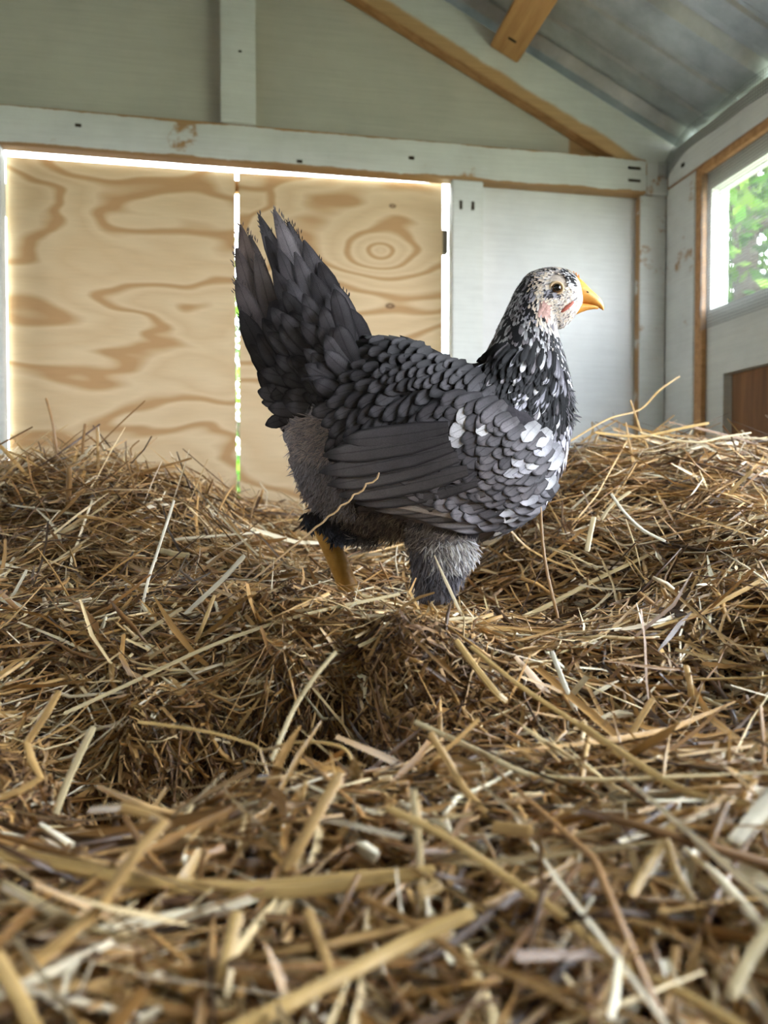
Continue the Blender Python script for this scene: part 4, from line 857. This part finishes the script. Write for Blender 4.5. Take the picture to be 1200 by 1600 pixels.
# ---- draped feathers: follow the body skin, each one its own part
def ysurf(px, py, fallback):
    p, n = hit(px, py); return (p.y if p is not None else fallback)
def draped(x0, y0, x1, y1, w, col, off0, off1, lace=.9, sag=0., name='feather', parent=None, fb_=None, tipk=.5, wing=True, bulge=0., ys=None, shade=0):
    """from pixel root to pixel tip, w pixels wide, lifted off the body by off0..off1 metres"""
    n = 9 if math.hypot(x1-x0, y1-y0) > 70 else 7; rows = []
    dx, dy = x1-x0, y1-y0; Ln = math.hypot(dx, dy); ux, uy = dx/Ln, dy/Ln; nx_, ny_ = -uy, ux
    last = None; tsv = [0, .14, .3, .5, .68, .82, .91, .97, 1.0] if n == 9 else [0, .25, .5, .72, .87, .96, 1.0]
    wv = lambda t: (.55+.45*min(1, t/.3))*(1 if t < .7 else max(.10, 1-((t-.7)/.3)**1.8*.90)) if tipk >= .5 else (.6+.4*min(1, t/.3))*(1 if t < .55 else max(.06, 1-((t-.55)/.45)**1.4))
    cyl = []
    for t in tsv:
        cx = x0+dx*t+nx_*sag*math.sin(math.pi*t); cy = y0+dy*t+ny_*sag*math.sin(math.pi*t)
        if ys is not None: y = ys[0]*(1-t)+ys[1]*t
        else:
            y = ysurf(cx, cy, None)
            if y is None: y = last if last is not None else -.03
            last = y
        cyl.append((t, cx, cy, y))
    if ys is None:      # relax so the vane stays taut
        yy = [c[3] for c in cyl]; yy = [min(yy[i], (yy[max(i-1, 0)]+yy[min(i+1, len(yy)-1)])/2) for i in range(len(yy))]
    else: yy = [c[3] for c in cyl]
    for (t, cx, cy, _), y in zip(cyl, yy):
        y = y-(off0*(1-t)+off1*t)-bulge*math.sin(math.pi*min(1, t)) ; ww = w*.5*wv(t); cup = .07*ww*hs
        rows.append((t, [L3(cx-nx_*ww, cy-ny_*ww, y+cup), L3(cx-nx_*ww*.5, cy-ny_*ww*.5, y+cup*.25), L3(cx, cy, y-.0002), L3(cx+nx_*ww*.5, cy+ny_*ww*.5, y+cup*.25), L3(cx+nx_*ww, cy+ny_*ww, y+cup)]))
    b = fb_ or FB(); b.grid(rows, col, lace)
    if fb_ is None: return b.build(name, parent)
def jc(c, a=.1): q = random.uniform(1-a, 1+a); return tuple(x*q for x in c)
# tail
tail = link(bpy.data.objects.new('tail', None), hen)
TF = [  # root, tip, width, y root, y tip, colour     (far ones first)
 ((530,600),(452,352),34,.016,.018,slate_d), ((560,590),(498,408),36,.014,.014,slate_d), ((575,580),(522,446),36,.010,.010,slate_d),
 ((450,610),(392,372),30,.02,.030,lin((92,84,84))), ((445,620),(378,356),34,.006,.010,lin((122,108,104))), ((440,620),(372,392),34,-.002,.002,lin((104,94,94))), ((445,630),(371,440),36,-.007,-.004,lin((96,88,90))), ((450,640),(377,488),36,-.010,-.008,slate_d), ((455,610),(402,400),32,-.004,-.002,lin((98,90,90))),
 ((520,600),(407,341),30,.000,.000,slate), ((530,590),(430,333),32,-.003,-.003,slate_l), ((545,590),(452,354),32,-.001,-.001,slate), ((555,585),(476,380),34,-.004,-.004,slate), ((565,580),(500,414),36,-.006,-.006,slate_d), ((575,580),(522,448),36,-.008,-.008,slate), ((585,580),(545,484),36,-.010,-.010,slate_d),
 ((520,610),(417,374),32,-.006,-.006,slate_d), ((530,610),(436,392),34,-.009,-.009,slate), ((545,600),(462,398),34,-.011,-.011,slate), ((560,600),(488,430),36,-.013,-.013,slate_d), ((570,600),(512,462),36,-.015,-.015,slate),
 ((525,620),(428,424),36,-.012,-.012,slate_d), ((540,615),(452,440),38,-.015,-.015,slate), ((555,615),(480,466),38,-.017,-.017,slate_d),
 ((470,640),(392,540),38,-.013,-.014,slate_d), ((480,650),(404,582),38,-.015,-.016,slate_d), ((500,655),(424,606),34,-.017,-.018,slate)]
for (a, b, w, y0, y1, c) in TF:
    draped(*a, *b, w, jc(c), 0, 0, .55, sag=random.uniform(-3, 3), name='tail_feather', parent=tail, ys=(y0, y1), tipk=.5)
# a ragged fringe at the tail tips
rg = FB()
for (a, b, w, y0, y1, c) in TF[:12]:
    ux, uy = b[0]-a[0], b[1]-a[1]; l_ = math.hypot(ux, uy); ux /= l_; uy /= l_
    for _ in range(20):
        t = random.uniform(-.5, .5); q = random.uniform(0, 34); x = b[0]-ux*q-uy*t*w*.85*min(1, q/28+.15); y = b[1]-uy*q+ux*t*w*.85*min(1, q/28+.15)
        p = L3(x, y, y1); rg.simple(p, Vector((ux-uy*t*.9, 0, -(uy+ux*t*.9))), Vector((0, -1, 0)), .0045, .0010, jc(c, .25), 0, lift=0, tip=.1)
rg.build('barb_fringe', tail, kind='stuff')
# tail coverts over the tail root, on the near side
TC = []
for i in range(60):
    t = i/59; x0 = 560-random.uniform(0, 75); y0 = 548+t*100+random.uniform(-8, 8); ang = math.radians(114+t*58+(x0-525)*-.25+random.uniform(-7, 7)); L = random.uniform(70, 112)*(1-.3*t)
    TC.append((x0, y0, x0+L*math.cos(ang), y0-L*math.sin(ang), random.uniform(26, 34), x0))
TC.sort(key=lambda q: q[5])
for k, q in enumerate(TC):
    draped(*q[:5], jc(mixc(slate_d, slate, random.random()*.6), .15), .002, .006+.0002*k, .85, sag=random.uniform(-4, 4), name='tail_covert', parent=tail, ys=(-.028-.0002*k, -.018-.0002*k), tipk=.5)
for q in ((478,600,412,500),(492,606,430,488),(462,612,404,524),(486,590,440,470),(470,620,418,540)): draped(*q, 32, jc(slate_d), 0, 0, .8, name='tail_covert', parent=tail, ys=(-.026, -.021), tipk=.5)
lower = [(470+random.uniform(-14, 30), 600+random.uniform(-10, 50)) for _ in range(22)]
for k, (x, y) in enumerate(lower):
    a = math.radians(random.uniform(150, 250)); L = random.uniform(34, 56); draped(x, y, x+L*math.cos(a), y-L*math.sin(a), random.uniform(20, 28), jc(mixc(slate_d, slate, random.random()), .2), 0, 0, .8, name='tail_covert', parent=tail, ys=(-.026, -.018-.0003*k), tipk=.5)
# underside of the tail root: a solid pad so nothing shows through
V = []; Fq = []; add_loft(V, Fq, [(L3(545,600), (-.8,0,.55), .040, .034), (L3(505,585), (-.6,0,.75), .040, .030), (L3(475,550), (-.4,0,.9), .034, .022), (L3(455,510), (-.35,0,.95), .026, .012), (L3(445,470), (-.3,0,1), .016, .006)])
po = mesh('tail_root', V, Fq, m_down, tail, True, cols=[slate_d+(1,)]*len(V))
# ---- wing: pad, flight feathers, coverts
wing = link(bpy.data.objects.new('wing', None), hen)
WB = .010    # wing stands this far off the flank
FLT = [((720,735),(505,690),34), ((705,720),(500,712),34), ((715,738),(498,734),34), ((725,752),(505,752),34), ((735,765),(520,770),33), ((745,776),(535,786),32), ((750,786),(552,796),30), ((757,796),(575,802),28), ((765,806),(597,795),24), ((770,815),(620,802),22), ((780,822),(655,812),20)]
FLT = [((700,668),(536,688),34),((700,682),(505,712),35),((705,698),(500,738),35),((715,714),(512,758),34),((730,735),(530,775),33),((745,752),(556,786),32),((757,768),(585,796),30),((768,782),(612,800),28),((778,795),(640,806),26),((788,806),(668,816),24),((792,815),(700,824),22)]
for k, (a, b, w) in enumerate(FLT[::-1]):
    col = mixc(slate, lin((136, 130, 132)), random.uniform(.1, .95)) if k < 8 else mixc(slate, slate_l, random.random()*.6)
    draped(*a, *b, w, jc(col), WB+.001+.0009*k, WB*.55+.0009*k, .9, sag=-3, name='flight_feather', parent=wing, tipk=.5)
draped(790, 824, 598, 789, 15, lin((176, 166, 160)), WB+.001, WB+.0015, .3, sag=6, name='flight_feather', parent=wing, tipk=.4)
# covert rows, tip rows first so that the front ones lie on top
def white_spot(x, y):
    for (cx, cy, rx, ry, pr) in ((722,628,22,12,.5), (700,680,24,20,.75), (690,700,16,14,.6), (725,672,26,26,.5), (820,700,24,46,.42), (800,735,26,30,.45), (760,690,16,14,.25), (840,740,24,34,.35), (790,800,40,22,.35), (850,680,22,50,.4)):
        if ((x-cx)/rx)**2+((y-cy)/ry)**2 < 1 and random.random() < pr*.8: return True
    return False
rows_ = []
outline = poly([(846,680),(868,712),(862,762),(830,802),(790,822),(735,808),(700,792),(655,765),(640,725),(640,680),(665,648),(715,618),(760,634),(800,668)])
npts = []; tries = 0
while len(npts) < 205 and tries < 30000:
    tries += 1; x, y = outline(); sp_ = 15.5 if x > 760 else 18.5
    if all((x-a)**2+((y-b)*1.15)**2 < 1e9 and math.hypot(x-a, y-b) > sp_*.78 for a, b in npts): npts.append((x, y))
npts.sort(key=lambda q: q[0]-.25*q[1])
for k, (x, y) in enumerate(npts):
    ang = math.radians(198+(x-700)*.17+(800-y)*.02+random.uniform(-9, 9))      # down and to the left, steeper towards the breast
    if y > 770: ang -= math.radians(16)
    L = 33 if x > 770 else 46 if x > 690 else 66; L *= random.uniform(.9, 1.15); w = (22 if x > 770 else 27)*random.uniform(.9, 1.15)
    x0, y0 = x-.5*L*math.cos(ang), y+.5*L*math.sin(ang); x1, y1 = x+.5*L*math.cos(ang), y-.5*L*math.sin(ang)
    isw = white_spot(x1, y1); col = mixc(lgt, whi, random.random()) if isw else (mixc(slate, slate_l, random.random()) if x > 760 or y > 730 else mixc(slate_d, slate, .3+.7*random.random()))
    draped(x0, y0, x1, y1, w, jc(col), WB+.0008+.00003*k, WB+.0032+.00003*k, .25 if isw else .9, sag=random.uniform(-2, 2), name='wing_covert', parent=wing)
# solid pad beneath the wing feathers, both sides
def wpad(sign):
    ol = [(842,650),(866,700),(860,755),(828,795),(785,815),(720,815),(640,798),(580,785),(530,760),(520,730),(560,700),(628,672),(700,640),(790,622)]
    cx = sum(p[0] for p in ol)/len(ol); cy = sum(p[1] for p in ol)/len(ol); V = []; Fq = []
    rr = [1.0, .93, .8, .55, .25]; n = len(ol)*3
    pts_ = []
    for i in range(len(ol)):
        a, b = ol[i], ol[(i+1) % len(ol)]
        for k in range(3): pts_.append((a[0]+(b[0]-a[0])*k/3, a[1]+(b[1]-a[1])*k/3))
    for j, r in enumerate(rr):
        for (x, y) in pts_:
            X, Y = cx+(x-cx)*r, cy+(y-cy)*r; yy = ysurf(X, Y, -.03)-(WB-.001)*[-.2, .55, .9, 1, 1][j]; v = L3(X, Y, yy); V.append((v.x, v.y*sign, v.z))
    v = L3(cx, cy, ysurf(cx, cy, -.05)-WB+.001); V.append((v.x, v.y*sign, v.z))
    for j in range(len(rr)-1):
        for i in range(n): Fq.append([j*n+i, j*n+(i+1) % n, (j+1)*n+(i+1) % n, (j+1)*n+i])
    for i in range(n): Fq.append([4*n+i, 4*n+(i+1) % n, 5*n])
    if sign < 0: Fq = [f[::-1] for f in Fq]
    return V, Fq
V, Fq = wpad(1); mesh('wing_pad', V, Fq, m_down, wing, True, cols=[slate_d+(1,)]*len(V))
wing2 = link(bpy.data.objects.new('wing', None), hen)
V, Fq = wpad(-1); mesh('wing_pad', V, Fq, m_down, wing2, True, cols=[slate+(1,)]*len(V))
fw = FB()
for k, (a, b, w) in enumerate(FLT[::-1]): draped(*a, *b, w, jc(slate), WB+.001+.0006*k, WB*.55+.0006*k, .75, fb_=fw)
for k, (x, y) in enumerate(npts):
    ang = math.radians(198+(x-700)*.17+random.uniform(-9, 9)); L = 36; draped(x-.5*L*math.cos(ang), y+.5*L*math.sin(ang), x+.5*L*math.cos(ang), y-.5*L*math.sin(ang), 22, jc(mixc(slate_d, slate_l, random.random())), WB+.0008+.00003*k, WB+.0032+.00003*k, .9, fb_=fw)
fw.v = [(x, -y, z) for x, y, z in fw.v]; fw.f = [f[::-1] for f in fw.f]; fw.build('wing_feathers', wing2, kind='stuff')
# ---- saddle and back feathers, near side, hanging over the wing
sd_out = poly([(560,560),(590,532),(650,540),(735,578),(760,620),(700,630),(650,665),(600,700),(545,695),(520,640)])
sp2 = []; tries = 0
while len(sp2) < 120 and tries < 30000:
    tries += 1; x, y = sd_out()
    mn = 12 if y < 600 and x > 600 else 17
    if all(math.hypot(x-a, y-b) > mn for a, b in sp2): sp2.append((x, y))
sp2.sort(key=lambda q: q[0]*.6-q[1])
for k, (x, y) in enumerate(sp2):
    big = min(1, max(0, (y-570)/90)); L = 25+46*big; w = 17+11*big; ang = math.radians(188+46*big*(1 if x > 575 else .6)+max(0, (x-640))*.14+random.uniform(-12, 12))
    x0, y0 = x-.4*L*math.cos(ang), y+.4*L*math.sin(ang)
    if ysurf(x0, y0, None) is None: continue
    draped(x0, y0, x0+L*math.cos(ang), y0-L*math.sin(ang), w, jc(mixc(mixc(blk, slate_d, min(1, max(.25, (y-540)/100))), slate, random.random()*.7), .18), .0015+.00003*k, .0055+.00004*k+.004*big, 1, sag=random.uniform(-2, 2), name='saddle_feather', parent=hen)
# hackle cape: narrow black feathers with pale centres falling over the shoulder
cape = FB(); hk = poly([(742,572),(770,545),(860,560),(886,600),(890,650),(858,690),(835,688),(800,652),(752,610)]); cp_ = [hk() for _ in range(330)]; cp_.sort(key=lambda q: -q[1])
for k, (x, y) in enumerate(cp_):
    ang = math.radians(205+(x-742)*.50+random.uniform(-7, 7)); L = random.uniform(24, 36); x0, y0 = x-.5*L*math.cos(ang), y+.5*L*math.sin(ang)
    if ysurf(x, y, None) is None: continue
    q = random.random(); pk = .03 if x < 800 else .15
    draped(x0, y0, x0+L*math.cos(ang), y0-L*math.sin(ang), random.uniform(7.5, 11), jc(lgt if q < pk else whi if q < pk*1.3 else slate_l if q < pk*1.3+.03 else slate_d if q > .95 else blk, .15), .0012, .0035+.00001*k, .75, fb_=cape)
cape.build('hackle_feathers', hen, kind='stuff')
# ---- head parts
def lofted(name, secs, mat, parent, n=16, smooth=True):
    """secs: (top px, bottom px, half width px)"""
    V = []; Fq = []
    for T, B, w in secs:
        C = ((T[0]+B[0])/2, (T[1]+B[1])/2); A = ((T[0]-B[0])/2, (T[1]-B[1])/2)
        for k in range(n):
            a = 2*math.pi*k/n; v = L3(C[0]+A[0]*math.cos(a), C[1]+A[1]*math.cos(a)); v.y = w*hs*math.sin(a)*(abs(math.sin(a))**.1); V.append(v)
    for i in range(len(secs)-1):
        for k in range(n): Fq.append([i*n+k, i*n+(k+1) % n, (i+1)*n+(k+1) % n, (i+1)*n+k])
    Fq.append(list(range(n))[::-1]); Fq.append([(len(secs)-1)*n+k for k in range(n)])
    return mesh(name, V, Fq, mat, parent, smooth)
bk = lofted('upper_beak', [((888,438),(886,474),13), ((898,436),(893,475),13.5), ((905,441),(902,476),12.5), ((913,449),(911,477.5),11), ((921,457),(920,479),9), ((928,463),(928,482),7), ((934,469),(934,485),5), ((938,475),(938,487.5),3.2), ((940.5,482),(939.5,488),1.4)], m_beak, hen)
lofted('lower_beak', [((876,478),(872,500),12), ((888,474),(883,500),11.8), ((898,475),(894,496),10.5), ((908,477),(905,491),8), ((917,478),(915,487.5),6), ((926,480),(925,486),4), ((932,482),(931,486),2)], m_beak, hen)
for sg in (-1, 1):
    p, n = hit(866.5, 454); c = Vector((p.x, p.y*(-sg)*-1 if sg == 1 else p.y, p.z)); c = Vector((p.x, p.y if sg == -1 else -p.y, p.z)); c.y += .0022*(-sg)
    bm = bmesh.new(); bmesh.ops.create_uvsphere(bm, u_segments=28, v_segments=18, radius=.0052); bmesh.ops.translate(bm, verts=bm.verts, vec=c)
    me = bpy.data.meshes.new('eye'); bm.to_mesh(me); bm.free(); me.materials.append(m_iris)
    for q in me.polygons: q.use_smooth = True
    eye = link(bpy.data.objects.new('eye', me), hen)
    bm = bmesh.new(); bmesh.ops.create_uvsphere(bm, u_segments=24, v_segments=16, radius=.0034); 
    for v in bm.verts: v.co.y *= .62
    bmesh.ops.translate(bm, verts=bm.verts, vec=c+Vector((.0003, sg*.0038, .0002))); me = bpy.data.meshes.new('pupil'); bm.to_mesh(me); bm.free(); me.materials.append(m_pupil)
    for q in me.polygons: q.use_smooth = True
    link(bpy.data.objects.new('pupil', me), eye)
    # eyelid ring
    V = []; Fq = []; nr, nc = 32, 10
    for i in range(nr):
        a = 2*math.pi*i/nr
        for k in range(nc):
            b = 2*math.pi*k/nc; r = .0055+.0013*math.cos(b); V.append((c.x+r*math.cos(a)*1.06, c.y+sg*(.0019+.0013*math.sin(b)), c.z+r*math.sin(a)))
    for i in range(nr):
        for k in range(nc): Fq.append([i*nc+k, i*nc+(k+1) % nc, ((i+1) % nr)*nc+(k+1) % nc, ((i+1) % nr)*nc+k])
    mesh('eyelid', V, Fq, m_eyelid, eye, True)
    # nostril slit, mouth corner and wattle beside the beak
    for nm, mt, (x, y), (rx, ry), rot, yo in (('nostril', m_slot, (910, 462), (4.2, 1.2), 18, .0102*.66), ('gape', m_slot, (896, 469.5), (6.5, 1.5), -18, .0098)):
        V = []; Fq = [list(range(14))]
        for k in range(14):
            a = 2*math.pi*k/14; X = rx*math.cos(a); Y = ry*math.sin(a); r = math.radians(rot); px = x+X*math.cos(r)-Y*math.sin(r); py = y+X*math.sin(r)+Y*math.cos(r); v = L3(px, py); v.y = sg*yo; V.append(v)
        V += [Vector((v.x, v.y-sg*.002, v.z)) for v in V[:14]]; Fq += [[k, (k+1) % 14, 14+(k+1) % 14, 14+k] for k in range(14)]; Fq.append(list(range(14, 28)))
        mesh(nm, V, Fq, mt, hen)
    V = []; Fq = []
    hp, hn = hit(878, 492); yb = (hp.y if hp else -.012)
    for i in range(9):
        ph_ = math.pi*i/8
        for k in range(14):
            a = 2*math.pi*k/14; X = math.cos(ph_)*13; Y = math.sin(ph_)*math.cos(a)*3.6; Z = math.sin(ph_)*math.sin(a)*.0016; r = math.radians(-40)
            v = L3(877+X*math.cos(r)-Y*math.sin(r), 489+X*math.sin(r)+Y*math.cos(r)); v.y = -sg*(yb-.0020)+Z; V.append(v)
    for i in range(8):
        for k in range(14): Fq.append([i*14+k, i*14+(k+1) % 14, (i+1)*14+(k+1) % 14, (i+1)*14+k])
    mesh('wattle', V, Fq, m_red, hen, True)
# small serrated comb
prof = [(884,440),(885,429),(887,432),(889,427.5),(891,432),(893,427),(895,432.5),(897,429),(899,435),(901,432),(903,440),(908,446),(900,452)]
V = [L3(x, y, s_*.0012) for s_ in (-1, 1) for x, y in prof]; n = len(prof)
mesh('comb', V, [list(range(n)), list(range(n, 2*n))[::-1]]+[[i, n+i, n+(i+1) % n, (i+1) % n] for i in range(n)], m_comb, hen)
# ---- legs
def leg(path, rads, foot, yy, heading):
    r = link(bpy.data.objects.new('leg', None), hen)
    V, Fq = tube_pts([L3(x, y, yy) for x, y in path], [q*hs for q in rads], 16); mesh('shank', V, Fq, m_shank, r, True)
    base = L3(*foot, yy)
    for a, Lt in ((0, .050), (32, .042), (-32, .042), (180, .018)):
        d = Vector((math.cos(math.radians(a+heading)), math.sin(math.radians(a+heading)), 0)); up = Vector((0, 0, 1))
        V, Fq = tube_pts([base+up*.004, base+d*Lt*.35+up*.006, base+d*Lt*.7+up*.002, base+d*Lt-up*.001], [.0065, .0056, .0050, .0034], 10); t_ = mesh('toe', V, Fq, m_shank, r, True)
        V, Fq = tube_pts([base+d*(Lt-.002), base+d*(Lt+.006)+up*.001, base+d*(Lt+.011)-up*.004], [.0028, .0019, .0004], 8); mesh('claw', V, Fq, m_claw, r, True)
leg([(503,806),(508,826),(520,858),(534,892),(545,920),(553,944),(556,960)], [17,18.5,17,16,17,19,16], (557,962), .036, 0)
leg([(674,925),(670,940),(664,962),(662,975)], [12,12,12,13], (662,978), -.036, 0)
